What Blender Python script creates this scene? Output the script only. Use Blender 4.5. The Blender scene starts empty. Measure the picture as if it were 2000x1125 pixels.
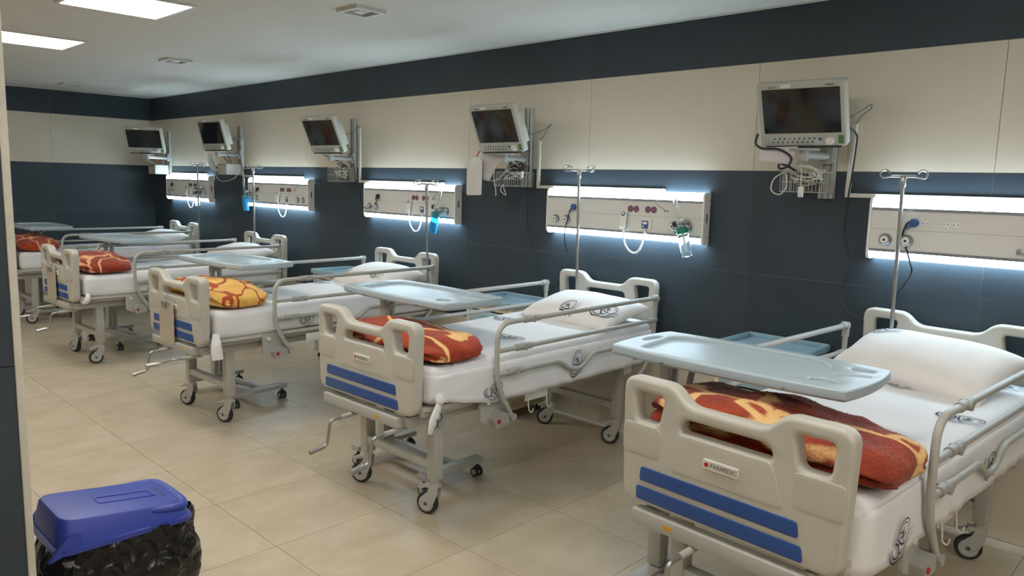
import bpy, bmesh, math, random
from mathutils import Vector, Matrix, noise
random.seed(7)
R = math.radians
scene = bpy.context.scene
C = scene.collection

# ------------------------------------------------------------------ camera
F_PX, YAW, PITCH, ROLL = 1481.3, 0.76476, 0.13784, 0.02596
CAM = Vector((0.8695, -4.1309, 1.6407))
fw = Vector((-math.sin(YAW) * math.cos(PITCH), math.cos(YAW) * math.cos(PITCH), -math.sin(PITCH)))
rt = Vector((math.cos(YAW), math.sin(YAW), 0)); up = rt.cross(fw)
rt2 = rt * math.cos(ROLL) + up * math.sin(ROLL); up2 = up * math.cos(ROLL) - rt * math.sin(ROLL)
cd = bpy.data.cameras.new('camera'); cam = bpy.data.objects.new('camera', cd); C.objects.link(cam)
cd.sensor_width = 36; cd.lens = F_PX * 36 / 2000; cd.clip_start = 0.05; cd.clip_end = 60
M = Matrix((rt2, up2, -fw)).transposed().to_4x4(); M.translation = CAM; cam.matrix_world = M
scene.camera = cam

# ------------------------------------------------------------------ light and exposure
PANEL_EMIT = 7.5        # ceiling panels
STRIP_EMIT = 10.5        # strips in the bedhead units
w = bpy.data.worlds.new('world'); scene.world = w; w.use_nodes = True
w.node_tree.nodes['Background'].inputs[0].default_value = (0.5, 0.5, 0.5, 1)
w.node_tree.nodes['Background'].inputs[1].default_value = 0.15
vs = scene.view_settings
vs.view_transform = 'Standard'; vs.look = 'None'; vs.exposure = 1.2; vs.gamma = 1; vs.use_curve_mapping = False

# ------------------------------------------------------------------ helpers
def lin(h):
    v = [int(h[i:i + 2], 16) / 255 for i in (0, 2, 4)]
    return tuple(c / 12.92 if c <= .04045 else ((c + .055) / 1.055) ** 2.4 for c in v)

class NT:
    def __init__(s, name):
        s.m = bpy.data.materials.new(name); s.m.use_nodes = True
        s.t = s.m.node_tree; s.b = s.t.nodes['Principled BSDF']
    def n(s, typ, **kw):
        x = s.t.nodes.new(typ)
        for k, v in kw.items():
            if k in x.inputs: x.inputs[k].default_value = v
            else: setattr(x, k, v)
        return x
    def l(s, a, b): s.t.links.new(a, b)
    def ramp(s, fac, stops, interp='LINEAR'):
        r = s.n('ShaderNodeValToRGB'); e = r.color_ramp.elements; r.color_ramp.interpolation = interp
        while len(e) < len(stops): e.new(0.5)
        for i, (p, c) in enumerate(stops):
            e[i].position = p; e[i].color = (*c, 1) if len(c) == 3 else c
        s.l(fac, r.inputs[0]); return r

def mat(name, hexc, rough=.5, metal=0., var=.06, scale=6., bump=0., bscale=80., rnd=0., spec=None, emit=None, alpha=None, trans=None, coat=0):
    k = NT(name); c = lin(hexc); b = k.b
    b.inputs['Roughness'].default_value = rough; b.inputs['Metallic'].default_value = metal
    if spec is not None: b.inputs['Specular IOR Level'].default_value = spec
    if coat: b.inputs['Coat Weight'].default_value = coat
    tc = k.n('ShaderNodeTexCoord')
    no = k.n('ShaderNodeTexNoise', Scale=scale, Detail=4.0); k.l(tc.outputs['Object'], no.inputs['Vector'])
    lo = tuple(x * (1 - var) for x in c); hi = tuple(min(1, x * (1 + var)) for x in c)
    r = k.ramp(no.outputs[0], [(.3, lo), (.7, hi)])
    out = r.outputs[0]
    if rnd:
        oi = k.n('ShaderNodeObjectInfo'); mr = k.n('ShaderNodeMapRange')
        mr.inputs['To Min'].default_value = 1 - rnd; mr.inputs['To Max'].default_value = 1 + rnd
        k.l(oi.outputs['Random'], mr.inputs['Value'])
        mx = k.n('ShaderNodeVectorMath', operation='SCALE'); k.l(out, mx.inputs[0]); k.l(mr.outputs[0], mx.inputs['Scale']); out = mx.outputs[0]
    k.l(out, b.inputs['Base Color'])
    if bump:
        n2 = k.n('ShaderNodeTexNoise', Scale=bscale, Detail=3.0); k.l(tc.outputs['Object'], n2.inputs['Vector'])
        bp = k.n('ShaderNodeBump', Strength=bump, Distance=.01); k.l(n2.outputs[0], bp.inputs['Height']); k.l(bp.outputs[0], b.inputs['Normal'])
    if emit:
        b.inputs['Emission Color'].default_value = (*emit[0], 1); b.inputs['Emission Strength'].default_value = emit[1]
    if trans: b.inputs['Transmission Weight'].default_value = trans; b.inputs['IOR'].default_value = 1.3
    if alpha is not None: b.inputs['Alpha'].default_value = alpha
    return k.m

class MB:
    """collects simple solids and links them as one mesh object"""
    def __init__(s): s.v = []; s.f = []
    def add(s, vs_, fs): o = len(s.v); s.v += [tuple(p) for p in vs_]; s.f += [tuple(i + o for i in f) for f in fs]; return s
    def box(s, x0, x1, y0, y1, z0, z1, bev=0.0, mtx=None):
        if bev > 0:
            bm = bmesh.new(); bmesh.ops.create_cube(bm, size=1)
            for p in bm.verts: p.co = Vector(((x0 + x1) / 2 + p.co.x * (x1 - x0), (y0 + y1) / 2 + p.co.y * (y1 - y0), (z0 + z1) / 2 + p.co.z * (z1 - z0)))
            bmesh.ops.bevel(bm, geom=bm.edges[:], offset=bev, segments=2, profile=.5, affect='EDGES')
            bm.verts.index_update(); vv = [p.co.copy() for p in bm.verts]; ff = [[q.index for q in f.verts] for f in bm.faces]; bm.free()
        else:
            vv = [Vector((x, y, z)) for x in (x0, x1) for y in (y0, y1) for z in (z0, z1)]
            ff = [(0, 1, 3, 2), (4, 6, 7, 5), (0, 4, 5, 1), (2, 3, 7, 6), (0, 2, 6, 4), (1, 5, 7, 3)]
        if mtx is not None: vv = [mtx @ p for p in vv]
        return s.add(vv, ff)
    def cyl(s, p0, p1, r, n=12, r1=None):
        return s.tube([p0, p1], r, n, radii=None if r1 is None else [r, r1])
    def tube(s, pts, r, n=8, radii=None, flat=1.0, closed=False):
        P = [Vector(p) for p in pts]; N = len(P); vv = []; ff = []; prev = None
        for i, p in enumerate(P):
            if closed: d = (P[(i + 1) % N] - P[i - 1])
            else: d = (P[min(i + 1, N - 1)] - P[max(i - 1, 0)])
            d.normalize()
            if prev is None:
                a = Vector((0, 0, 1)) if abs(d.z) < .9 else Vector((1, 0, 0)); u = d.cross(a).normalized()
            else:
                u = (prev - d * prev.dot(d)); u = u.normalized() if u.length > 1e-6 else d.orthogonal().normalized()
            prev = u; v = d.cross(u); rr = radii[i] if radii else r
            for k in range(n):
                t = 2 * math.pi * k / n; vv.append(p + u * math.cos(t) * rr + v * math.sin(t) * rr * flat)
        for i in range(N if closed else N - 1):
            j = (i + 1) % N
            for k in range(n): k2 = (k + 1) % n; ff.append((i * n + k, i * n + k2, j * n + k2, j * n + k))
        if not closed: ff.append(tuple(range(n - 1, -1, -1))); ff.append(tuple((N - 1) * n + k for k in range(n)))
        return s.add(vv, ff)
    def lathe(s, prof, org=(0, 0, 0), axis=(0, 0, 1), n=20):
        a = Vector(axis).normalized(); u = a.orthogonal().normalized(); v = a.cross(u); o = Vector(org); vv = []; ff = []
        for r, h in prof:
            for k in range(n): t = 2 * math.pi * k / n; vv.append(o + a * h + (u * math.cos(t) + v * math.sin(t)) * r)
        for i in range(len(prof) - 1):
            for k in range(n): k2 = (k + 1) % n; ff.append((i * n + k, i * n + k2, (i + 1) * n + k2, (i + 1) * n + k))
        ff.append(tuple(range(n - 1, -1, -1))); ff.append(tuple((len(prof) - 1) * n + k for k in range(n)))
        return s.add(vv, ff)
    def prism(s, pts, axis, a0, a1):
        """polygon pts (2-D) swept along axis 'x','y' or 'z'"""
        n = len(pts)
        def mk(p, a): return {'x': (a, p[0], p[1]), 'y': (p[0], a, p[1]), 'z': (p[0], p[1], a)}[axis]
        vv = [mk(p, a0) for p in pts] + [mk(p, a1) for p in pts]
        ff = [tuple(range(n)), tuple(range(2 * n - 1, n - 1, -1))] + [(i, i + n, (i + 1) % n + n, (i + 1) % n) for i in range(n)]
        return s.add(vv, ff)
    def build(s, name, m, parent=None, smooth=True, loc=None):
        me = bpy.data.meshes.new(name); me.from_pydata(s.v, [], s.f)
        bm = bmesh.new(); bm.from_mesh(me); bmesh.ops.recalc_face_normals(bm, faces=bm.faces[:]); bm.to_mesh(me); bm.free()
        return link(name, me, m, parent, smooth, loc)

def link(name, me, m, parent=None, smooth=True, loc=None):
    if m is not None and not me.materials: me.materials.append(m)
    if smooth:
        me.polygons.foreach_set('use_smooth', [True] * len(me.polygons)); me.set_sharp_from_angle(angle=R(38))
    o = bpy.data.objects.new(name, me); C.objects.link(o); o.parent = parent
    if loc is not None: o.location = loc
    return o

def rounded(poly, r, n=5):
    """round the corners of a closed polygon; r number or list"""
    out = []; N = len(poly)
    for i in range(N):
        p = Vector(poly[i]); a = Vector(poly[i - 1]); b = Vector(poly[(i + 1) % N]); rr = r[i] if isinstance(r, (list, tuple)) else r
        da = (a - p); db = (b - p); t = min(rr, da.length * .48, db.length * .48)
        if t < 1e-5: out.append(tuple(p)); continue
        s0 = p + da.normalized() * t; s1 = p + db.normalized() * t
        for k in range(n + 1):
            q = k / n; out.append(tuple(s0 * (1 - q) ** 2 + p * 2 * q * (1 - q) + s1 * q * q))
    return out

def plate(outline, holes, depth, bev, tf, res=3):
    """filled 2-D outline with holes, extruded and edge-rounded; tf maps (x, y, depth) to 3-D"""
    cu = bpy.data.curves.new('tmp', 'CURVE'); cu.dimensions = '2D'; cu.fill_mode = 'BOTH'
    cu.extrude = max(depth / 2 - bev, 0); cu.bevel_depth = bev; cu.bevel_resolution = res
    for poly in [outline] + holes:
        sp = cu.splines.new('POLY'); sp.points.add(len(poly) - 1); sp.use_cyclic_u = True
        for q, (x, y) in zip(sp.points, poly): q.co = (x, y, 0, 1)
    cu.offset = -bev
    ob = bpy.data.objects.new('tmp', cu); C.objects.link(ob)
    dg = bpy.context.evaluated_depsgraph_get(); me = bpy.data.meshes.new_from_object(ob.evaluated_get(dg))
    bpy.data.objects.remove(ob); bpy.data.curves.remove(cu)
    for v in me.vertices: v.co = tf(v.co.x, v.co.y, v.co.z)
    bm = bmesh.new(); bm.from_mesh(me); bmesh.ops.remove_doubles(bm, verts=bm.verts[:], dist=1e-5); bmesh.ops.recalc_face_normals(bm, faces=bm.faces[:]); bm.to_mesh(me); bm.free()
    me.materials.clear()
    return me

def text_mesh(body, size, tf, depth=.0006, shear=0., off=0.):
    cu = bpy.data.curves.new('tmp', 'FONT'); cu.body = body; cu.size = size; cu.extrude = depth; cu.shear = shear; cu.offset = off
    cu.align_x = 'CENTER'; cu.align_y = 'CENTER'
    ob = bpy.data.objects.new('tmp', cu); C.objects.link(ob)
    dg = bpy.context.evaluated_depsgraph_get(); me = bpy.data.meshes.new_from_object(ob.evaluated_get(dg))
    bpy.data.objects.remove(ob); bpy.data.curves.remove(cu)
    for v in me.vertices: v.co = tf(v.co.x, v.co.y, v.co.z)
    me.materials.clear(); return me

def smoothpath(pts, n=6):
    P = [Vector(p) for p in pts]; out = []
    for i in range(len(P) - 1):
        p0, p1, p2, p3 = P[max(i - 1, 0)], P[i], P[i + 1], P[min(i + 2, len(P) - 1)]
        for k in range(n):
            t = k / n
            out.append(.5 * ((2 * p1) + (p2 - p0) * t + (2 * p0 - 5 * p1 + 4 * p2 - p3) * t * t + (3 * p1 - p0 - 3 * p2 + p3) * t ** 3))
    out.append(P[-1]); return out

def bend(pts, r, n=5):
    """polyline with rounded bends"""
    P = [Vector(p) for p in pts]; out = [P[0]]
    for i in range(1, len(P) - 1):
        a, p, b = P[i - 1], P[i], P[i + 1]; t = min(r, (a - p).length * .48, (b - p).length * .48)
        s0 = p + (a - p).normalized() * t; s1 = p + (b - p).normalized() * t
        for k in range(n + 1): q = k / n; out.append(s0 * (1 - q) ** 2 + p * 2 * q * (1 - q) + s1 * q * q)
    out.append(P[-1]); return out

def rbox_mesh(name, hx, hy, hz, r, nx, ny, nz, disp=None):
    """box with rounded edges and an even grid of faces, centre at the origin"""
    bm = bmesh.new(); cache = {}
    def vert(p):
        k = (round(p[0], 5), round(p[1], 5), round(p[2], 5))
        if k not in cache:
            q = Vector((p[0] * hx, p[1] * hy, p[2] * hz)); inn = Vector((max(-hx + r, min(hx - r, q.x)), max(-hy + r, min(hy - r, q.y)), max(-hz + r, min(hz - r, q.z))))
            d = q - inn; q = inn + d.normalized() * r if d.length > 1e-9 else q
            if disp: q = disp(q)
            cache[k] = bm.verts.new(q)
        return cache[k]
    def lin_(n, h):
        a = max(1, int(2)); xs = [-1, -1 + .3 * r / h, -1 + .65 * r / h] + [(-1 + r / h) + (2 - 2 * r / h) * i / n for i in range(n + 1)] + [1 - .65 * r / h, 1 - .3 * r / h, 1]; return xs
    X, Y, Z = lin_(nx, hx), lin_(ny, hy), lin_(nz, hz)
    for (A, B, f) in ((X, Y, lambda a, b, s: (a, b, s)), (X, Z, lambda a, b, s: (a, s, b)), (Y, Z, lambda a, b, s: (s, a, b))):
        for s in (-1, 1):
            for i in range(len(A) - 1):
                for j in range(len(B) - 1):
                    try: bm.faces.new([vert(f(A[i], B[j], s)), vert(f(A[i + 1], B[j], s)), vert(f(A[i + 1], B[j + 1], s)), vert(f(A[i], B[j + 1], s))])
                    except ValueError: pass
    bmesh.ops.recalc_face_normals(bm, faces=bm.faces[:])
    me = bpy.data.meshes.new(name); bm.to_mesh(me); bm.free(); return me

def ribbons(strokes, width, tf):
    """flat printed strokes; tf maps (s, t) to a 3-D point on the surface"""
    mb = MB()
    for st in strokes:
        wd = width
        if isinstance(st, tuple): st, wd = st[0], width * st[1]
        P = smoothpath([(a, b, 0) for a, b in st], 5); N = len(P); vv = []
        for i, p in enumerate(P):
            d = (P[min(i + 1, N - 1)] - P[max(i - 1, 0)]); d = d.normalized() if d.length > 1e-9 else Vector((1, 0, 0))
            n = Vector((-d.y, d.x, 0)); k = wd * (.35 + .65 * math.sin(math.pi * min(1, max(0, i / (N - 1)))))
            vv += [tf(*(p + n * k).xy), tf(*(p - n * k).xy)]
        mb.add(vv, [(2 * i, 2 * i + 1, 2 * i + 3, 2 * i + 2) for i in range(N - 1)])
    return mb

def thing(name, label, cat, loc=(0, 0, 0), rz=0., group=None):
    o = bpy.data.objects.new(name, None); C.objects.link(o); o.location = loc; o.rotation_euler = (0, 0, rz); o.empty_display_size = .1
    return tag(o, label, cat, group)
def tag(o, label=None, cat=None, group=None, kind=None):
    if label: o['label'] = label
    if cat: o['category'] = cat
    if group: o['group'] = group
    if kind: o['kind'] = kind
    return o
def copy_tree(o, parent=None):
    c = o.copy(); C.objects.link(c); c.parent = parent
    for ch in list(o.children): copy_tree(ch, c)
    return c

# ------------------------------------------------------------------ materials
m_grout = mat('grout', '55524a', .9); m_gap = mat('wall_joint', '6f6f6a', .9)
m_blue = mat('slate_blue_tile', '353f47', .45, var=.10, scale=3, bump=.06, bscale=140, rnd=.05, spec=.35)
m_cream = mat('cream_tile', 'd0c5b2', .4, var=.03, scale=3, bump=.03, bscale=120, rnd=.02)
m_ceil = mat('ceiling_paint', 'd0cdc5', .85, var=.02); m_plaster = mat('plaster', 'c9bda8', .8)
k = NT('floor_tile'); tcx = k.n('ShaderNodeTexCoord'); oi = k.n('ShaderNodeObjectInfo')
ad = k.n('ShaderNodeVectorMath', operation='ADD'); k.l(tcx.outputs['Object'], ad.inputs[0])
sc_ = k.n('ShaderNodeVectorMath', operation='SCALE'); k.l(oi.outputs['Location'], sc_.inputs[0]); sc_.inputs['Scale'].default_value = 3.1; k.l(sc_.outputs[0], ad.inputs[1])
mp = k.n('ShaderNodeMapping'); mp.inputs['Scale'].default_value = (1.6, 1, 1); k.l(ad.outputs[0], mp.inputs[0])
n1 = k.n('ShaderNodeTexNoise', Scale=3.2, Detail=7.0, Roughness=.62); k.l(mp.outputs[0], n1.inputs['Vector'])
rp = k.ramp(n1.outputs[0], [(.25, lin('aa9b82')), (.5, lin('b9ab92')), (.75, lin('c6b9a2'))]); k.l(rp.outputs[0], k.b.inputs['Base Color'])
k.b.inputs['Roughness'].default_value = .42; m_floor = k.m

m_frame = mat('grey_powder_coat', 'acaaa2', .42, var=.04, scale=10); m_steel = mat('brushed_steel', 'a9aaa8', .3, .85, var=.08, scale=30)
m_board = mat('moulded_bed_plastic', 'bbb7ab', .42, var=.03, scale=8, bump=.05, bscale=220); m_stripe = mat('blue_stripe', '254a8b', .4, var=.04)
m_clamp = mat('grey_plastic_clamp', 'a3a19b', .45); m_rub = mat('black_rubber', '2b2b2c', .6); m_hub = mat('grey_wheel_hub', 'b0aea8', .45)
m_white = mat('white_plastic', 'd9d6cd', .4); m_red = mat('red_plastic', 'b3262c', .4); m_orange = mat('orange_sticker', 'd39a2a', .5)
m_badge = mat('badge_white', 'd9d4cb', .4); m_badget = mat('badge_letter_grey', '8d8883', .5)
m_sheet = mat('white_sheet', 'e1e0e0', .85, var=.02, bump=.04, bscale=30); m_pillow = mat('pillow_cotton', 'e4dfda', .85, var=.03, bump=.05, bscale=25)
m_ink = mat('navy_print', '232a45', .8); m_table = mat('pale_blue_plastic', 'a9b8bf', .35, var=.02); m_column = mat('table_grey', 'aaa8a1', .4)
m_cabb = mat('cabinet_cream', 'd0c2a4', .5); m_cabp = mat('cabinet_blue_front', '97b0b9', .45); m_cabt = mat('cabinet_tray_blue', '8ea9b5', .4)
m_laminate = mat('cabinet_side', 'bfae93', .55)
m_diff = mat('lit_ceiling_diffuser', 'ffffff', .5, emit=((1, .975, .93), PANEL_EMIT)); m_strip = mat('lit_strip', 'ffffff', .5, emit=((.62, .84, 1), STRIP_EMIT))
m_rail = mat('rail_aluminium', 'b9b8b2', .4, .35); m_alu = mat('aluminium_trim', '9a9da3', .35, .7); m_panel = mat('bedhead_panel_white', 'dcd8cf', .4, var=.02); m_cap = mat('end_cap_white', 'e6e4de', .4)
m_purple = mat('plum_socket', '7a5064', .5); m_dark = mat('dark_plastic', '28282b', .45); m_blueplug = mat('blue_plug', '3c568c', .45)
m_mon = mat('monitor_beige', 'b4b2a7', .45, var=.03); m_screen = mat('screen_glass', '17181b', .12, var=.1, spec=.6); m_strip2 = mat('button_strip', 'aeb3b0', .45)
m_btn = mat('button_dark', '4d5252', .5); m_knobm = mat('monitor_knob', 'd6d3c6', .4); m_green = mat('green_sticker', '3f7a48', .5); m_tape = mat('white_label', 'dedbd4', .5)
m_cableb = mat('black_cable', '222224', .5); m_cablew = mat('white_cable', 'd5d0c2', .5); m_wire = mat('basket_wire', 'b9b6ac', .35, .5)
m_paper = mat('paper', 'cfc6c6', .8); m_sleeve = mat('plastic_sleeve', 'd6d3cc', .2, var=.05, bump=.3, bscale=18)
m_bin = mat('blue_bin_lid', '2f429f', .38, var=.06, scale=5, bump=.04, bscale=60); m_bag = None; m_binbody = mat('bin_body_grey', '6d6a6c', .4)
m_glassy = mat('clear_plastic', 'e8f0ef', .08, trans=.92, var=0); m_water = mat('blue_bottle', '39a4d8', .15, var=.15, trans=.35, scale=20); m_greencap = mat('green_cap', '1f7a63', .4); m_teal = mat('teal_cap', '3f8f98', .4)
m_trim = mat('corner_trim', 'c7c2b4', .45, var=.08, scale=14); m_trunk = mat('cable_trunking_white', 'd8d3c8', .45); m_board2 = mat('chart_board', 'b7ab98', .5, var=.03)
m_vent = mat('vent_white', 'cfcdc8', .5); m_ventd = mat('vent_slot', '6e6c66', .6)

k = NT('black_bag'); tcx = k.n('ShaderNodeTexCoord'); nz1 = k.n('ShaderNodeTexNoise', Scale=9.0, Detail=2.0); k.l(tcx.outputs['Object'], nz1.inputs['Vector'])
mx1 = k.n('ShaderNodeMix', data_type='VECTOR'); mx1.inputs[0].default_value = .10; k.l(tcx.outputs['Object'], mx1.inputs[4]); k.l(nz1.outputs[1], mx1.inputs[5])
vo1 = k.n('ShaderNodeTexVoronoi', Scale=26.0); k.l(mx1.outputs[1], vo1.inputs['Vector'])
bp1 = k.n('ShaderNodeBump', Strength=.8, Distance=.012); k.l(vo1.outputs[0], bp1.inputs['Height']); k.l(bp1.outputs[0], k.b.inputs['Normal'])
rp1 = k.ramp(nz1.outputs[0], [(.3, (.004, .004, .005)), (.7, (.010, .010, .012))]); k.l(rp1.outputs[0], k.b.inputs['Base Color']); k.b.inputs['Roughness'].default_value = .22; k.b.inputs['Specular IOR Level'].default_value = .4; m_bag = k.m

def blanket_mat(name, base, line, dark, scale, thr, seed):
    k = NT(name); tc = k.n('ShaderNodeTexCoord'); mp = k.n('ShaderNodeMapping'); mp.inputs['Location'].default_value = (seed, seed * .7, 0); mp.inputs['Scale'].default_value = (.62, 1.25, 1.1); k.l(tc.outputs['Object'], mp.inputs[0])
    nz = k.n('ShaderNodeTexNoise', Scale=4.0, Detail=2.0); k.l(mp.outputs[0], nz.inputs['Vector'])
    mx = k.n('ShaderNodeMix', data_type='VECTOR'); mx.inputs[0].default_value = .22; k.l(mp.outputs[0], mx.inputs[4]); k.l(nz.outputs[1], mx.inputs[5])
    vo = k.n('ShaderNodeTexVoronoi', feature='DISTANCE_TO_EDGE', Scale=scale); k.l(mx.outputs[1], vo.inputs['Vector'])
    fine = k.n('ShaderNodeTexNoise', Scale=90.0, Detail=2.0); k.l(tc.outputs['Object'], fine.inputs['Vector'])
    sub = k.n('ShaderNodeMath', operation='MULTIPLY_ADD'); k.l(fine.outputs[0], sub.inputs[0]); sub.inputs[1].default_value = -.022; k.l(vo.outputs[0], sub.inputs[2])
    big = k.n('ShaderNodeTexNoise', Scale=7.0, Detail=3.0); k.l(tc.outputs['Object'], big.inputs['Vector'])
    rb = k.ramp(big.outputs[0], [(.3, lin(dark)), (.62, lin(base))])
    rr = k.ramp(sub.outputs[0], [(thr, (1, 1, 1)), (thr + .03, (0, 0, 0))])
    cm = k.n('ShaderNodeMix', data_type='RGBA'); k.l(rr.outputs[0], cm.inputs[0]); k.l(rb.outputs[0], cm.inputs[6]); cm.inputs[7].default_value = (*lin(line), 1)
    k.l(cm.outputs[2], k.b.inputs['Base Color']); k.b.inputs['Roughness'].default_value = .95
    k.b.inputs['Sheen Weight'].default_value = .15
    bp = k.n('ShaderNodeBump', Strength=.6, Distance=.01); k.l(fine.outputs[0], bp.inputs['Height']); k.l(bp.outputs[0], k.b.inputs['Normal'])
    return k.m

# ------------------------------------------------------------------ room
XL, XR, YF, H = -9.93, 6.4, -6.6, 2.642
Z_ROWS = [(0.0, .552, 'c'), (.552, 1.152, 'b'), (1.152, 1.744, 'b'), (1.744, 2.345, 'c'), (2.345, 2.642, 'b')]
def struct(o): o['kind'] = 'structure'; return o

fl = struct(MB().box(XL - .1, XR, YF, .1, -.06, -.006).build('floor', m_grout, smooth=False))
me = None
for i in range(-12, 22):
    for j in range(-4, 5):
        x0, y0 = -5.69 + .6 * i, -2.529 + .603 * j
        x1, y1 = x0 + .6, y0 + .603
        a0, a1, b0, b1 = max(x0, XL), min(x1, XR), max(y0, YF), min(y1, -.0)
        if a1 - a0 < .02 or b1 - b0 < .02: continue
        full = (a1 - a0 > .59 and b1 - b0 > .6)
        if full and me:
            o = bpy.data.objects.new('floor_tile', me); C.objects.link(o); o.parent = fl
        else:
            hx, hy = (a1 - a0) / 2 - .0012, (b1 - b0) / 2 - .0012
            o = MB().box(-hx, hx, -hy, hy, -.006, 0).build('floor_tile', m_floor, fl, smooth=False)
            if full: me = o.data
        o.location = ((a0 + a1) / 2, (b0 + b1) / 2, 0)

def tiled_wall(name, base, spans, place):
    """base: backing MB; spans: column edges; place(a0,a1,z0,z1) -> box limits in the wall frame"""
    wl = struct(base.build(name, m_gap, smooth=False)); cache = {}
    for a0, a1 in spans:
        for z0, z1, cc in Z_ROWS:
            x0, x1, y0, y1 = place(a0, a1); key = (round(x1 - x0, 3), round(y1 - y0, 3), round(z1 - z0, 3), cc)
            if key not in cache:
                hx, hy, hz = (x1 - x0) / 2, (y1 - y0) / 2, (z1 - z0) / 2; g = .0013
                if hx > hy: hx -= g
                else: hy -= g
                cache[key] = MB().box(-hx, hx, -hy, hy, -hz + g, hz - g).build('wall_tile', m_blue if cc == 'b' else m_cream, wl, smooth=False); o = cache[key]
            else:
                o = bpy.data.objects.new('wall_tile', cache[key].data); C.objects.link(o); o.parent = wl
            o.location = ((x0 + x1) / 2, (y0 + y1) / 2, (z0 + z1) / 2)
    return wl
edges = [XL] + [1.2 * k for k in range(-8, 6)] + [XR]
tiled_wall('wall_back', MB().box(XL - .1, XR + .1, .0015, .1, 0, H), list(zip(edges[:-1], edges[1:])), lambda a, b: (a, b, 0, .008))
edges = [0, -1.222, -2.444, -3.666, -4.888, YF]
tiled_wall('wall_left', MB().box(XL - .1, XL - .0015, YF, .1, 0, H), list(zip(edges[:-1], edges[1:])), lambda a, b: (XL - .008, XL, b, a))
struct(MB().box(XR, XR + .1, YF, .1, 0, H).build('wall_right', m_plaster, smooth=False))
struct(MB().box(XL - .1, XR + .1, YF - .1, YF, 0, H).build('wall_front', m_plaster, smooth=False))
struct(MB().box(XL - .1, XR + .1, YF - .1, .1, H, H + .1).build('ceiling', m_ceil, smooth=False))
struct(MB().box(XL, XR, -.012, 0, H - .008, H).box(XL, XL + .012, YF, -.012, H - .008, H).build('trim_1', m_ceil, smooth=False))
# near pillar at the left edge: a tiled face towards the camera, plastered core
PX, PY = -1.318, -3.64
tiled_wall('wall_near', MB().box(PX - .45, PX - .008, -4.55, PY - .008, 0, H), [(PY - .012, -4.25), (-4.25, -4.55)], lambda a, b: (PX - .008, PX, b, a))
struct(MB().box(PX - .03, PX + .004, PY - .012, PY + .006, 0, H, .002).build('trim_2', m_trim))

# ceiling panels and vents
def ceiling_light(x, y, label):
    t = thing('ceiling_light', label, 'ceiling light', (x, y, H), group='square ceiling light panels')
    s, i = .298, .278; mb = MB()
    for q in ((-s, s, -s, -i), (-s, s, i, s), (-s, -i, -i, i), (i, s, -i, i)): mb.box(*q, -.012, -.0005)
    mb.build('frame', m_white, t, smooth=False); MB().box(-i, i, -i, i, -.006, -.001).build('diffuser', m_diff, t, smooth=False)
ceiling_light(-4.085, -2.36, 'square lit ceiling panel at the top edge, the nearer of the two in view')
ceiling_light(-6.03, -2.36, 'square lit ceiling panel beside the pillar, the farther of the two in view')
for x in (-2.15, -.2, 1.75, 3.7, 5.6): ceiling_light(x, -2.36, 'square lit ceiling panel out of view, in the row extended rightward to add side light')  # rightmost two added for side light; the rest continue the row's spacing
for x in (-9.1, -7.6, -6.03, -4.085, -2.15, -.2, 1.75, 3.7, 5.6): ceiling_light(x, -4.45, 'square lit ceiling panel out of view, in the aisle row added to light the room')  # unseen row added for light, shifted and extended to brighten the far left
def vent(x, y, label):
    t = thing('ceiling_vent', label, 'vent', (x, y, H), group='ceiling air vents'); s = .105; i = .08; mb = MB()
    for q in ((-s, s, -s, -i), (-s, s, i, s), (-s, -i, -i, i), (i, s, -i, i)): mb.box(*q, -.02, -.0005)
    mb.build('frame', m_vent, t, smooth=False); MB().box(-i, i, -i, i, -.003, -.0006).build('slot', m_ventd, t, smooth=False)
    c = .05; MB().add([(-c, -c, -.004), (c, -c, -.004), (c, c, -.004), (-c, c, -.004), (-.03, -.03, -.018), (.03, -.03, -.018), (.03, .03, -.018), (-.03, .03, -.018)], [(0, 1, 5, 4), (1, 2, 6, 5), (2, 3, 7, 6), (3, 0, 4, 7), (4, 5, 6, 7), (3, 2, 1, 0)]).build('core', m_vent, t, smooth=False)
vent(-3.08, -1.38, 'square ceiling air vent nearest the camera, above the second bed')
vent(-6.10, -1.24, 'square ceiling air vent in the middle of the ceiling')
vent(-9.07, -1.22, 'square ceiling air vent farthest away, close to the end wall')

# ------------------------------------------------------------------ hospital beds
BEDS = [(-.155, -1.055, -3.4), (-2.145, -1.04, .4), (-4.17, -1.13, 1.5), (-6.435, -1.20, 1.5), (-8.71, -1.10, -.6)]
def board_mesh(front, thick, zb, zt, flip=1):
    """head or foot board, two raised ends with openings and a lower bar between; flip=-1 mirrors depth"""
    w_ = .40; zm = zt - .058
    out = [(-w_ + .015, zb), (w_ - .015, zb), (w_, zt), (.195, zt), (.135, zm), (-.135, zm), (-.195, zt), (-w_, zt)]
    out = rounded(out, [.06, .06, .055, .035, .035, .035, .035, .055], 6)
    ob = zt - .15
    hl = rounded([(-.345, zt - .048), (-.228, zt - .048), (-.248, ob), (-.337, ob)], .022, 4)
    hr = rounded([(.345, zt - .048), (.337, ob), (.248, ob), (.228, zt - .048)], .022, 4)
    hm = rounded([(-.150, zm - .045), (.150, zm - .045), (.165, ob), (-.165, ob)], .022, 4)
    return plate(out, [hl, hm, hr], thick, .017, lambda x, y, d: Vector((x, front + flip * (thick / 2 + d), y)), 4)

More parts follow.
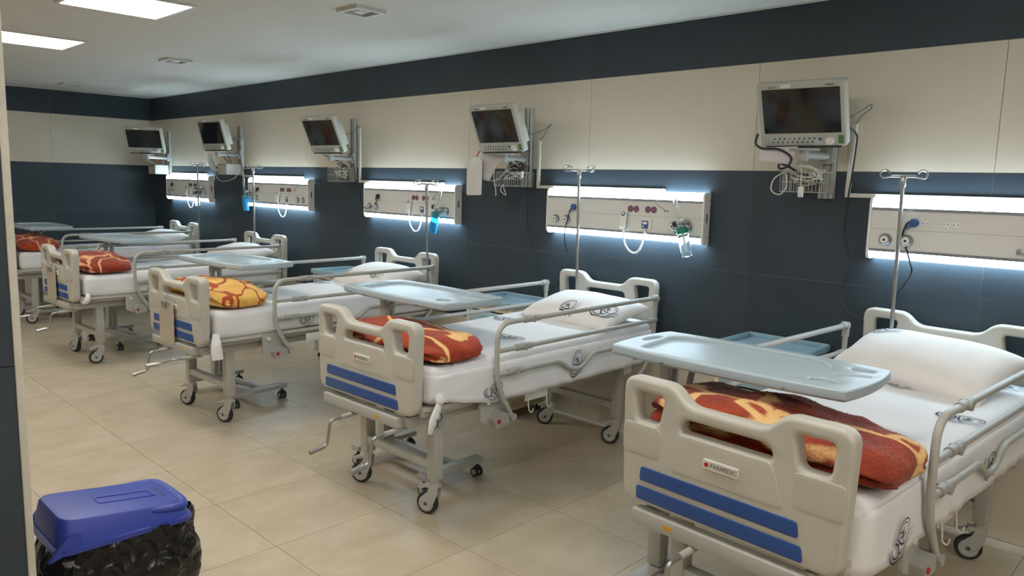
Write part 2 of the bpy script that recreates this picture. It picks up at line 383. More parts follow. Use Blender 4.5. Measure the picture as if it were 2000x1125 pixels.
def caster(parent, x, y, rz, brake=True):
    """bed caster: leg socket, fork, wheel and pedal; origin on the stem axis"""
    mb = MB(); mb.cyl((0, 0, .188), (0, 0, .15), .024, 14)
    neck = rounded([(-.012, .160), (.028, .160), (.026, .115), (.004, .060), (-.038, .050), (-.066, .082), (-.046, .106), (-.030, .118)], .008, 3)
    for sg in (-1, 1):
        mb.prism(neck, 'y', sg * .0205 - .003, sg * .0205 + .003)
        mb.lathe([(.0405, 0), (.0405, .004), (.036, .006), (.030, .0065), (.028, .005), (.010, .005)], (-.038, sg * .0165, .057), (0, sg, 0), 24)
    mb.box(-.05, .028, -.023, .023, .140, .160, .004)
    f = mb.build('caster', m_hub, parent, loc=(x, y, 0)); f.rotation_euler = (0, 0, rz)
    MB().lathe([(.030, -.0155), (.053, -.0155), (.057, -.009), (.057, .009), (.053, .0155), (.030, .0155)], (-.038, 0, .057), (0, 1, 0), 26).build('tyre', m_rub, f)
    MB().lathe([(.0095, -.0245), (.0095, .0245)], (-.038, 0, .057), (0, 1, 0), 12).build('axle_cap', m_btn, f)
    if brake: MB().prism(rounded([(-.05, .150), (-.02, .158), (-.03, .142), (-.075, .128), (-.092, .136)], .004, 2), 'y', -.018, .018).build('brake_pedal', m_hub, f)
    return f

def crank(parent, u, turn, cap):
    """folding crank handle under the foot beam: sleeve, bent rod, grip"""
    z = .485; v0 = -.93
    p = [(0, 0, 0), (0, -.19, -.012), (0, -.205, -.135), (0, -.30, -.152)]
    o = MB().tube(bend(p, .02), .0075, 10).build('crank', m_steel, parent, loc=(u, v0, z)); o.rotation_euler = (0, turn, 0)
    MB().cyl((0, 0, 0), (0, -.13, -.008), .0125, 12).build('sleeve', m_clamp, o)
    a = Vector(p[2]) + (Vector(p[3]) - Vector(p[2])) * .25
    MB().cyl(a, p[3], .011 if not cap else .015, 12).build('grip', m_steel, o)

def side_rail(t, s):
    """three horizontal bars folding on a bent foot-end tube; s = +1 right, -1 left"""
    u = s * .447; r = .0125
    P = lambda v, z, du=0: (u + du * s, v, z)
    mb = MB()
    mb.tube(bend([P(.87, .958), P(-.515, .958), P(-.515, .655), P(-.405, .475)], .095, 8), r + .001, 12)
    ra = mb.build('side_rail', m_frame, t)
    MB().cyl(P(-.51, .820), P(.865, .820), r, 10).build('rail_bar', m_frame, ra)
    MB().tube(bend([P(-.51, .702), P(-.03, .702), P(.06, .635), P(.17, .635), P(.25, .702), P(.865, .702)], .05, 5), r, 10).build('rail_bar', m_frame, ra)
    MB().cyl(P(.87, .965), P(.87, .60), r, 10).build('rail_post', m_frame, ra)
    for v, z in ((-.27, .958), (-.325, .820), (-.385, .702)):
        c = MB().cyl(P(v - .055, z), P(v - .008, z), .018, 12).cyl(P(v + .008, z), P(v + .055, z), .018, 12)
        c.cyl(P(v, z, -.016), P(v, z, .024), .017, 14); o = c.build('joint_clamp', m_clamp, ra)
    MB().cyl(P(.82, .958), P(.885, .958), .018, 12).cyl(P(.87, .975), P(.87, .90), .0175, 12).cyl(P(.87, .958, -.016), P(.87, .958, .022), .018, 14).build('joint_elbow', m_clamp, ra)
    for z in (.82, .702): MB().cyl(P(.80, z), P(.885, z), .0165, 12).build('joint_sleeve', m_clamp, ra)
    # pivot plate under the mattress edge
    pl = rounded([(-.585, .60), (-.445, .60), (-.445, .52), (-.40, .50), (-.43, .445), (-.52, .435), (-.585, .465)], .012, 3)
    br = MB().prism(pl, 'x', u - s * .050, u - s * .036).build('pivot_plate', m_frame, ra)
    MB().prism(rounded([(-.535, .48), (-.48, .515), (-.43, .49), (-.43, .44), (-.52, .43)], .008, 3), 'x', u - s * .036, u + s * .012).build('latch', m_clamp, ra)
    MB().cyl(P(-.548, .565, -.04), P(-.548, .565, -.015), .012, 12).build('bolt_cap', m_white, ra)
    MB().cyl(P(-.505, .465, .005), P(-.505, .465, .018), .011, 12).build('release_button', m_red, ra)
    MB().cyl(P(-.405, .470, -.035), P(-.405, .470, .024), .019, 16).build('pivot_roller', m_clamp, ra)
    MB().prism(rounded([(.60, .60), (.72, .60), (.70, .50), (.63, .50)], .015, 3), 'x', u - s * .050, u - s * .038).cyl(P(.87, .61), P(.72, .48), .010, 8).build('pivot_plate', m_frame, ra)
    MB().cyl(P(.66, .565, -.04), P(.66, .565, -.02), .012, 12).build('bolt_cap', m_white, ra)

def make_bed():
    t = thing('hospital_bed', 'x', 'hospital bed')
    fb = link('footboard', board_mesh(-.99, .062, .562, 1.0), m_board, t)
    for (a, b, c, d, z0, z1) in ((-.305, .255, -.308, .262, .648, .696), (-.320, .272, -.318, .28, .580, .627)):
        me_ = plate(rounded([(c, z0), (d, z0), (b, z1), (a, z1)], .010, 3), [], .008, .002, lambda x, y, q: Vector((x, -.9915 + q, y)), 1); link('stripe', me_, m_stripe, fb)
    # raised moulded panel between the openings
    link('moulded_panel', plate(rounded([(-.19, .715), (.21, .715), (.165, .845), (-.165, .845)], .02, 4), [], .0055, .002, lambda x, y, q: Vector((x, -.9895 + q, y)), 2), m_board, fb)
    for sg in (-1, 1): link('moulded_panel', plate(rounded([(sg * .385, .735), (sg * .24, .735), (sg * .232, .842), (sg * .388, .842)], .02, 4), [], .0055, .002, lambda x, y, q: Vector((x, -.9895 + q, y)), 2), m_board, fb)
    bd = link('badge', plate(rounded([(-.062, .764), (.062, .764), (.062, .796), (-.062, .796)], .005, 3), [], .007, .001, lambda x, y, q: Vector((x, -.9955 + q, y)), 1), m_badge, fb); tag(bd, 'white maker badge with red dot and grey lettering')
    link('lettering', text_mesh('PARMEDIC', .0205, lambda x, y, z: Vector((.012 + x * .96, -.9995 - z, .780 + y)), off=.0006), m_badget, bd)
    MB().cyl((-.048, -.998, .780), (-.048, -1.0005, .780), .0075, 14).build('red_dot', m_red, bd)
    hb = link('headboard', board_mesh(.945, .055, .60, 1.056, 1), m_board, t)
    # under-frame
    mb = MB(); mb.box(-.325, .285, -1.005, -.955, .495, .545, .004); mb.build('foot_beam', m_frame, t)
    MB().box(-.018, .018, -1.0064, -1.0047, .515, .529).build('warning_sticker', m_orange, t, smooth=False, loc=(-.175, 0, 0))
    MB().box(-.325, .285, .955, .995, .495, .545, .004).build('head_beam', m_frame, t)
    for s in (-1, 1):
        MB().box(s * .29 - .02, s * .29 + .02, -.958, .958, .492, .543, .004).build('frame_rail', m_frame, t)
        MB().box(s * .365 - .012, s * .365 + .012, -.93, .93, .553, .580, .003).build('platform_rail', m_frame, t)
        for v in (-.76, .76):
            MB().box(s * .276 - .028, s * .276 + .028, v - .03, v + .03, .182, .50, .004).build('leg', m_frame, t)
        for v in (-.84, .84): MB().cyl((s * .25, v, .56), (s * .25, v, .50), .012, 10).build('board_pin', m_clamp, t)
        MB().box(s * .30 - .015, s * .365 + s * .0 + .012 if s > 0 else s * .30 + .015, -.5, -.46, .53, .56).build('bracket', m_frame, t, smooth=False)
        side_rail(t, s)
    MB().box(-.25, .25, -.785, -.735, .235, .275, .004).build('cross_brace', m_frame, t); MB().box(-.25, .25, .735, .785, .235, .275, .004).build('cross_brace', m_frame, t)
    MB().box(-.27, .27, -.2, -.16, .495, .535, .003).build('cross_member', m_frame, t); MB().box(-.27, .27, .35, .39, .495, .535, .003).build('cross_member', m_frame, t)
    MB().prism(rounded([(-.405, -.935), (.405, -.935), (.405, .93), (-.405, .93)], .09, 6), 'z', .580, .602).build('platform', m_board, t)
    for i, (u, v, a) in enumerate(((-.276, -.76, .25), (.276, -.76, .35), (-.276, .76, .5), (.276, .76, .3))): caster(t, u, v, a)
    crank(t, -.085, 0.05, False); crank(t, .265, .12, True)
    hp = MB().box(.395, .402, -.25, -.075, .505, .560, .002).box(.29, .397, -.17, -.15, .515, .53).build('hook_plate', m_white, t)
    for v in (-.235, -.09): MB().tube(bend([(.405, v, .53), (.410, v, .50), (.412, v + .004, .455), (.428, v + .012, .445), (.432, v + .016, .47)], .015, 4), .0035, 6).build('hook', m_white, hp)
    return t
bed0 = make_bed()
bed_labels = ['grey hospital bed nearest the camera, cut off by the right edge of the photo',
              'grey hospital bed second from the right, its whole footboard badge in view',
              'grey hospital bed in the middle of the row, under the yellow blanket',
              'grey hospital bed fourth from the right, under the brick-red blanket',
              'grey hospital bed at the far end of the row, half hidden by the pillar']
beds = []
for i, (x, y, a) in enumerate(BEDS):
    b = bed0 if i == 0 else copy_tree(bed0)
    b.location = (x, y, 0); b.rotation_euler = (0, 0, R(a)); tag(b, bed_labels[i], 'hospital bed', 'hospital beds along the wall'); beds.append(b)
cast_rot = [(.2, .3, .6, .35), (.55, .35, .7, .35), (.45, .45, .4, .6), (.35, 1.35, .4, .5), (1.2, 1.4, .5, .5)]
for b, rr in zip(beds, cast_rot):
    for c, a in zip([c for c in b.children if c.name.startswith('caster')], rr): c.rotation_euler = (0, 0, a)
for b in beds[1:]:
    for c in b.children:
        if c.name.startswith('warning_sticker'): c.location.x = .135
for b, rr in zip(beds, ((.05, .12), (.05, .12), (.1, 1.25), (.9, .15), (.3, .2))):
    for c, a in zip([c for c in b.children if c.name.startswith('crank')], rr): c.rotation_euler = (0, a, 0)

# ---------------------------------------------------------------- bedding
def el(cx, cy, rx, ry, a0, a1, n=14, rot=0.):
    o = []
    for i in range(n + 1):
        a = R(a0 + (a1 - a0) * i / n); x, y = rx * math.cos(a), ry * math.sin(a); o.append((cx + x * math.cos(rot) - y * math.sin(rot), cy + x * math.sin(rot) + y * math.cos(rot)))
    return o
EMBLEM = [(el(.25, .12, .62, .42, 175, -75), 1.0), (el(.22, .10, .50, .34, 160, -40), .7),
          ([(-.62, .50), (-.86, .36), (-.92, .05), (-.72, -.22), (-.42, -.36)], 1.5), ([(-.50, .46), (-.70, .28), (-.72, .02), (-.52, -.20), (-.2, -.30)], 1.3),
          ([(-.34, .42), (-.22, .10), (-.36, -.22), (-.10, -.32)], 1.9), ([(-.10, .40), (-.08, .02), (.05, -.22), (.2, -.30)], 1.6),
          ([(.10, -.18), (.24, .10), (.32, .32)], 1.3), ([(.20, .04), (.02, .18)], 1.3), ([(.24, .10), (.46, .24)], 1.3), ([(.18, .0), (.44, .02)], 1.3), ([(.27, .18), (.16, .34)], 1.2),
          ([(-.70, -.34), (-.30, -.52), (.10, -.44), (.45, -.30), (.98, -.46)], 1.1), ([(-.50, -.50), (-.10, -.64), (.30, -.52), (.85, -.62)], 1.0)]
MT, MH = .787, .415       # mattress top, half width
def mattress(i, drape, top_em, side_em, knot, label):
    x, y, a = BEDS[i]; rnd = i * 3.7
    hz = (MT - .603) / 2
    def disp(q):
        p = q.copy(); nz_ = noise.noise(Vector((q.x * 4 + rnd, q.y * 3.2, q.z * 5)))
        side = max(abs(q.x) / MH - .9, 0) * 10
        p.z += .003 * nz_
        if q.z < .02 and abs(q.x) > MH * .9:
            p.x += math.copysign(.006 * noise.noise(Vector((q.y * 9 + rnd, q.z * 6, 3))), q.x)
        if q.y < -.80 and abs(q.x) > MH * .8: p.x *= 1 - .02 * max(0, -(q.z)) / hz
        p.z += .006 * math.exp(-((q.y + .75) / .3) ** 2) * -1 + .02 * max(0, (q.y - .1) / .8) * (1 if q.z > 0 else 0)
        return p
    me_ = rbox_mesh('mattress', MH, .905, hz, .045, 16, 40, 5, disp)
    o = link('mattress', me_, m_sheet, None); o.location = (x, y, (MT + .603) / 2); o.rotation_euler = (0, 0, R(a)); tag(o, label, 'mattress', 'mattresses under white sheets')
    top = lambda u, v: Vector((u, v, hz + .0035 + .004 * 0 - .006 * math.exp(-((v + .75) / .3) ** 2) + .02 * max(0, (v - .1) / .8) + .003 * noise.noise(Vector((u * 4 + rnd, v * 3.2, hz * 5)))))
    if drape:   # sheet hanging down over the platform edge, both sides, gathered towards the foot corner
        rc, F = .055, -.905; path = []
        for k_ in range(56): path.append((MH, .89 - (.89 - F - rc) * k_ / 56, 1, 0))
        for k_ in range(9): q = math.pi / 2 * k_ / 8; path.append((MH - rc + rc * math.cos(q), F + rc - rc * math.sin(q), math.cos(q), -math.sin(q)))
        for k_ in range(1, 20): path.append((MH - rc - (2 * MH - 2 * rc) * k_ / 20, F, 0, -1))
        for k_ in range(9): q = math.pi / 2 * k_ / 8; path.append((-MH + rc - rc * math.sin(q), F + rc - rc * math.cos(q), -math.sin(q), -math.cos(q)))
        for k_ in range(1, 57): path.append((-MH, F + rc + (.89 - F - rc) * k_ / 56, -1, 0))
        vv = []; ff = []
        for u, v, nx_, ny_ in path:
            dk = math.hypot(u - MH, v + .89); g = min(1, dk / .38) if knot == 'tied' else 1; foot = 1 if ny_ > -.3 else .25
            for j in range(8):
                q = j / 7; zb = -hz - .045 * g + .030 * (1 - g); z = (hz * .62) * (1 - q) + zb * q; w0 = v + u * .7
                wv = (.010 * q) * math.sin(w0 * 31 + 2.4 * math.sin(w0 * 8 + rnd) + q * 1.6) * (.35 + .65 * abs(noise.noise(Vector((w0 * 5, rnd, q)))))
                sag = .010 * (1 - g) * math.sin(q * 9 + v * 30); d_ = .0025 + .005 * min(1, q * 3) + foot * (wv + .008 * q + sag * .4) + (.0075 * (1 - g) * (.5 + .5 * math.sin(15 * math.atan2(z - (.65 - (MT + .603) / 2), v + .885 + .001))) if knot == 'tied' and nx_ > .5 else 0)
                vv.append((u + nx_ * d_, v + ny_ * d_, z))
        for k_ in range(len(path) - 1):
            for j in range(7): b_ = k_ * 8 + j; ff.append((b_, b_ + 1, b_ + 9, b_ + 8))
        sh = MB().add(vv, ff).build('sheet_drape', m_sheet, o); sh.data.set_sharp_from_angle(angle=R(180))
        md = sh.modifiers.new('t', 'SOLIDIFY'); md.thickness = .002
    for (u, v, sx, rot) in top_em:
        cr, sr = math.cos(rot), math.sin(rot)
        ribbons(EMBLEM, .026, lambda s_, t_: top(u + (s_ * cr - t_ * sr) * sx, v + (s_ * sr + t_ * cr) * sx) + Vector((0, 0, .001))).build('printed_emblem', m_ink, o, smooth=False)
    for (v, z, sx, rot) in side_em:
        cr, sr = math.cos(rot), math.sin(rot); X = MH + (.024 if drape else .007)
        ribbons(EMBLEM, .026, lambda s_, t_: Vector((X, v + (s_ * cr - t_ * sr) * sx, z - (MT + .603) / 2 + (s_ * sr + t_ * cr) * sx))).build('printed_emblem', m_ink, o, smooth=False)
    zc = (MT + .603) / 2
    if knot == 'tied':
        kx, ky, kz = MH + .032, -.885, .650 - zc
        kb = MB()
        for r0, ax in ((.022, (1, .3, .2)), (.021, (.2, 1, .4)), (.02, (.3, .2, 1))):
            A = Vector(ax).normalized(); U = A.orthogonal().normalized(); V = A.cross(U)
            kb.tube([Vector((kx, ky, kz)) + (U * math.cos(t_) + V * math.sin(t_)) * r0 * .75 for t_ in [2 * math.pi * q / 14 for q in range(14)]], .013, 8, closed=True)
        kb.build('sheet_knot', m_sheet, o)
        tl = MB().tube(smoothpath([(kx, ky, kz - .01), (kx + .008, ky - .022, kz - .055), (kx + .010, ky - .045, kz - .10), (kx + .006, ky - .060, kz - .150)], 5), .02, 10, radii=[.006 + .010 * math.sin(math.pi * min(1, q / 15.5)) for q in range(16)], flat=2.1).build('sheet_tail', m_sheet, o)
        for dx in (-.012, .0, .011): pass
        ribbons([([(-.01, -.05), (.012, -.075), (.0, -.10), (.014, -.125)], .16), ([(-.016, -.075), (.0, -.10), (-.012, -.13)], .16)], .016, lambda s_, t_: Vector((kx + .030, ky + .008 + s_ * 1.2 + t_ * .42, kz + t_))).build('printed_emblem', m_ink, o, smooth=False)
    elif knot == 'tail':
        kx, ky, kz = MH + .01, -.90, .60 - zc
        MB().tube(smoothpath([(kx - .03, ky, kz + .04), (kx + .012, ky - .02, kz - .01), (kx + .020, ky - .022, kz - .06), (kx + .020, ky - .016, kz - .115)], 5), .02, 10, radii=[.020 + .014 * min(1, q / 9) for q in range(16)], flat=.30).build('sheet_tail', m_sheet, o)
    elif knot == 'roll':
        kx, ky, kz = MH + .012, -.905, .585 - zc
        MB().tube(smoothpath([(kx - .05, ky - .01, kz - .03), (kx, ky, kz - .015), (kx + .012, ky + .01, kz + .02), (kx - .02, ky + .02, kz + .045)], 4), .018, 10, radii=[.012 + .010 * math.sin(q / 12 * math.pi) for q in range(13)]).build('sheet_knot', m_sheet, o)
    return o
E1 = .092
mattress(0, True, [(.014, -.169, E1, .05), (.316, .165, E1, .05), (0, .478, E1, .05), (.29, .80, E1, .05)], [(-.70, .615, .085, .75), (.13, .65, .085, 0)], None, 'mattress in a white sheet printed with line emblems on the bed nearest the camera')
mattress(1, True, [(-.258, .264, E1, .05), (.147, -.104, E1, .05), (.074, .513, E1, .05), (.33, -.80, E1, .05)], [(.131, .656, .085, 1.2), (-.52, .62, .07, .2), (.726, .63, .06, .6)], 'tied', 'mattress in a white sheet knotted at the corner, second bed from the right')
mattress(2, False, [(-.318, .349, E1, .05), (-.125, -.25, E1, .05)], [(-.25, .655, .06, .1)], 'tail', 'mattress in a white sheet under the yellow blanket')
mattress(3, False, [(-.32, -.16, E1, .05)], [(-.32, .64, .08, .3)], 'roll', 'mattress in a white sheet on the fourth bed from the right')
mattress(4, False, [], [], None, 'mattress in a white sheet on the far end bed')

def pillow(i, u, v, z, hw, hd, th, rz, tx, ty, ems, label):
    x, y, a = BEDS[i]; n = 28; vv = []; ff = []
    def pt(s, t, sg):
        k_ = max(0, (1 - abs(s) ** 2.6)) * max(0, (1 - abs(t) ** 2.6))
        pin = 1 - .07 * (1 - t * t) * abs(s) ** 3; pin2 = 1 - .09 * (1 - s * s) * abs(t) ** 3
        h = sg * th * k_ ** .42 * (1 if sg > 0 else .45)
        h += .006 * noise.noise(Vector((s * 2.3 + i * 5, t * 2.1, sg))) * (1 if k_ > .001 else 0)
        return Vector((s * hw * pin, t * hd * pin2, h))
    for sg in (1, -1):
        o_ = len(vv)
        for p in range(n + 1):
            for q in range(n + 1):
                s, t = math.sin((p / n * 2 - 1) * math.pi / 2), math.sin((q / n * 2 - 1) * math.pi / 2); vv.append(pt(s, t, sg))
        for p in range(n):
            for q in range(n): b_ = o_ + p * (n + 1) + q; ff.append((b_, b_ + 1, b_ + n + 2, b_ + n + 1))
    mb = MB().add(vv, ff); o = mb.build('pillow', m_pillow)
    bm = bmesh.new(); bm.from_mesh(o.data); bmesh.ops.remove_doubles(bm, verts=bm.verts[:], dist=1e-4); bmesh.ops.recalc_face_normals(bm, faces=bm.faces[:]); bm.to_mesh(o.data); bm.free()
    ca, sa = math.cos(R(a)), math.sin(R(a)); o.location = (x + u * ca - v * sa, y + u * sa + v * ca, z); o.rotation_euler = (R(tx), R(ty), R(a + rz))
    tag(o, label, 'pillow', 'pillows at the bed heads')
    for (s0, t0, sx, rot) in ems:
        cr, sr = math.cos(rot), math.sin(rot)
        ribbons(EMBLEM, .026, lambda s_, t_: pt(max(-.97, min(.97, s0 + (s_ * cr - t_ * sr) * sx / hw)), max(-.97, min(.97, t0 + (s_ * sr + t_ * cr) * sx / hd)), 1) + Vector((0, 0, .0025))).build('printed_emblem', m_ink, o, smooth=False)
    return o
pillow(0, .0, .645, .865, .36, .215, .11, -10, 20, 0, [(-.66, .62, .10, .2)], 'plump white pillow on the nearest bed, at the right edge of the photo')
pillow(1, .075, .635, .848, .355, .215, .10, -3, 12, 0, [(.02, -.78, .10, 1.3), (.76, -.45, .10, 1.0)], 'white pillow printed with two line emblems, second bed from the right')
pillow(2, .03, .66, .85, .35, .22, .10, -4, 12, 0, [(-.6, -.75, .07, .2), (.55, -.6, .07, .3)], 'white pillow on the bed with the yellow blanket')
pillow(3, .03, .66, .85, .35, .22, .105, -2, 10, 0, [], 'white pillow on the fourth bed from the right')
pillow(4, .03, .66, .85, .35, .22, .105, 2, 10, 0, [], 'white pillow on the far end bed beside the corner')

def blanket(i, u0, u1, v0, v1, h, m, label, skew=0.0, seed=0):
    """folded fleece blanket lying across the foot of the bed, with a short pile"""
    x, y, a = BEDS[i]; N, K = 56, 40; vv = []; ff = []; L = u1 - u0; zb = .789 - .004
    def ring(s):
        e = (1 - abs(s) ** 12) ** .5 if abs(s) < 1 else 0
        return e
    for p in range(N + 1):
        s = math.sin((p / N * 2 - 1) * math.pi / 2); e = ring(s); u = u0 + L * (s + 1) / 2
        vc = (v0 + v1) / 2 + skew * s; hv = (v1 - v0) / 2 * (.86 + .14 * e); hv *= 1 - .16 * max(0, s) ** 3; hh = h / 2 * (.62 + .38 * e) * (1.04 - .30 * max(0, s + .1) ** 1.7) * (1 + .08 * noise.noise(Vector((s * 2.2 + seed, 0, 0))))
        for q in range(K):
            t = 2 * math.pi * q / K; c, sn = math.cos(t), math.sin(t)
            yy = math.copysign(abs(c) ** .75, c); zz = math.copysign(abs(sn) ** .85, sn)
            crease = math.exp(-((sn + .15 + .12 * math.sin(u * 6 + seed)) / .15) ** 2) * (.20 if c < 0 else .12) + .05 * math.exp(-((t - 1.15 - .35 * math.sin(u * 4 + seed)) / .12) ** 2)
            k_ = 1 - crease
            nn = .017 * noise.noise(Vector((u * 5 + seed, yy * 1.6, zz * 1.6))) + .007 * noise.noise(Vector((u * 12 + seed, yy * 3, zz * 3))) + .003 * noise.noise(Vector((u * 22 + seed, yy * 5, zz * 5)))
            ev = (.80 + .20 * e) * k_
            vv.append(Vector((u + nn, vc + yy * hv * ev + nn, zb + hh * (1 + zz * (.55 + .45 * e)) + (nn if zz > -.5 else 0))))
    for p in range(N):
        for q in range(K): q2 = (q + 1) % K; ff.append((p * K + q, p * K + q2, (p + 1) * K + q2, (p + 1) * K + q))
    ff.append(tuple(range(K))); ff.append(tuple(N * K + q for q in range(K)))
    o = MB().add(vv, ff).build('folded_blanket', m); o.location = (x, y, 0); o.rotation_euler = (0, 0, R(a)); tag(o, label, 'blanket', 'folded blankets at the bed feet')
    o.data.set_sharp_from_angle(angle=R(180)); rg = random.Random(seed * 13 + 5); fv = []; fc = []
    for f in o.data.polygons:
        ar = f.area; cnt = int(ar * 26000) + (1 if rg.random() < (ar * 26000) % 1 else 0)
        if len(f.vertices) > 4 or f.normal.z < -.5: continue
        P = [o.data.vertices[q].co for q in f.vertices]
        for _ in range(cnt):
            a_, b_ = rg.random(), rg.random(); c0 = P[0].lerp(P[1], a_).lerp(P[3].lerp(P[2], a_), b_)
            t1 = (P[1] - P[0]).normalized() if (P[1] - P[0]).length > 1e-6 else Vector((1, 0, 0)); t2 = f.normal.cross(t1); an = rg.random() * 6.28; tt = t1 * math.cos(an) + t2 * math.sin(an)
            tip = c0 + f.normal * rg.uniform(.002, .005) + Vector((rg.uniform(-.005, .005), rg.uniform(-.005, .005), rg.uniform(-.004, .001)))
            n0 = len(fv); fv += [c0 - tt * .0010 - f.normal * .001, c0 + tt * .0010 - f.normal * .001, tip]; fc.append((n0, n0 + 1, n0 + 2))
    me_ = bpy.data.meshes.new('pile'); me_.from_pydata(fv, [], fc); pl = link('pile', me_, m, o, smooth=False); pl['kind'] = 'stuff'
    return o
bm1 = blanket_mat('fleece_russet', 'a8401f', 'e3b878', '6a2013', 4.6, .026, 2.75)
bm2 = blanket_mat('fleece_orange_red', 'b2451f', 'efc27a', '8c2d15', 5.0, .014, 6.2)
bm3 = blanket_mat('fleece_yellow', 'e9bd66', 'a8431f', 'd9a04a', 6.6, .026, 3.9)
bm4 = blanket_mat('fleece_brick', '9e3d22', 'e6ac78', '7e2815', 4.2, .010, 9.4)
bm5 = blanket_mat('fleece_coral', 'b34a25', 'f0b87e', '9a3417', 5.4, .026, 12.1)
blanket(0, -.385, .440, -.905, -.48, .148, bm1, 'russet fleece blanket with cream streaks folded on the nearest bed', seed=1)
blanket(1, -.37, .395, -.905, -.50, .118, bm2, 'orange-red fleece blanket with yellow lines folded on the second bed from the right', seed=2)
blanket(2, -.37, .400, -.905, -.48, .142, bm3, 'yellow fleece blanket with red-brown lines folded on the middle bed', seed=3)
blanket(3, -.37, .400, -.905, -.46, .138, bm4, 'brick-red fleece blanket with few pale lines on the fourth bed from the right', seed=4)
blanket(4, -.37, .400, -.905, -.48, .140, bm5, 'orange-red fleece blanket with pale swirls beside the pillar, on the far end bed', seed=5)

# chart boards hung on two footboards
def chart(i, u0, u1, z0, z1, label):
    x, y, a = BEDS[i]; t = thing('chart_holder', label, 'clipboard', (x, y, 0), R(a), 'chart boards hung on footboards')
    MB().prism(rounded([(u0, z0), (u1, z0), (u1, z1 - .02), (u1 - .02, z1), (u0 + .02, z1), (u0, z1 - .03)], .006, 3), 'y', -1.014, -1.007).build('board', m_board2, t)
    c = (u0 + u1) / 2; cl = MB().box(c - .05, c + .05, -1.024, -1.012, z1 - .035, z1 - .012, .003).cyl((c - .04, -1.026, z1 - .012), (c + .04, -1.026, z1 - .012), .006, 8).box(c - .012, c + .012, -1.036, -1.02, z1 - .05, z1 - .03, .003)
    cl.build('clip', m_steel, t)
    MB().tube([(c - .02, -1.010, z1 - .01), (c - .02, -.995, z1 + .03), (c - .02, -.955, z1 + .035)], .002, 6).build('hanger', m_steel, t)
chart(2, -.17, .04, .525, .815, 'beige chart board clipped to the footboard with the yellow blanket')
chart(3, -.17, .04, .535, .83, 'beige chart board clipped to the footboard of the fourth bed')

# IV poles
def iv_pole(x0, y0, x1, zt, label, tilt=0):
    t = thing('iv_pole', label, 'IV pole', (x0, y0, 0), 0, 'IV poles at the bed heads'); dx = x1 - x0
    MB().cyl((0, 0, .50), (dx, 0, zt - .03), .0095, 14).build('pole', m_steel, t)
    MB().lathe([(.013, 0), (.016, .01), (.016, .05), (.012, .055)], (dx, 0, zt - .05), n=14).build('collar', m_steel, t); MB().cyl((0, 0, .48), (0, 0, .60), .016, 14).build('socket', m_steel, t)
    tr = R(18); mb = MB().box(-.055, .055, -.012, .012, zt - .004, zt + .01, .004, Matrix.Translation((dx, 0, 0)) @ Matrix.Rotation(tr, 4, 'Z')); mb.build('cross_arm', m_steel, t)
    for s in (-1, 1):
        for d in (-1, 1):
            A = Matrix.Translation((dx, 0, 0)) @ Matrix.Rotation(tr, 4, 'Z')
            p = [(s * .04, d * .006, zt + .003), (s * .075, d * .016, zt - .004)] + [(s * (.082 + .020 * math.sin(q)), d * (.02 + .006 * q / 4), zt + .012 - .020 * math.cos(q)) for q in [.4 + 4.2 * k_ / 8 for k_ in range(9)]]
            MB().tube([A @ Vector(q) for q in smoothpath(p, 3)], .0042, 7).build('hook', m_steel, t)
iv_pole(-.328, -.15, -.346, 1.718, 'steel IV pole at the head of the nearest bed')
iv_pole(-2.318, -.17, -2.342, 1.732, 'steel IV pole at the head of the second bed from the right')
iv_pole(-3.79, -.245, -3.825, 1.61, 'shortest steel IV pole, at the head of the bed with the yellow blanket')
iv_pole(-6.50, -.32, -6.51, 1.722, 'steel IV pole at the head of the fourth bed')
iv_pole(-8.14, -.18, -8.14, 1.75, 'steel IV pole at the head of the far end bed')

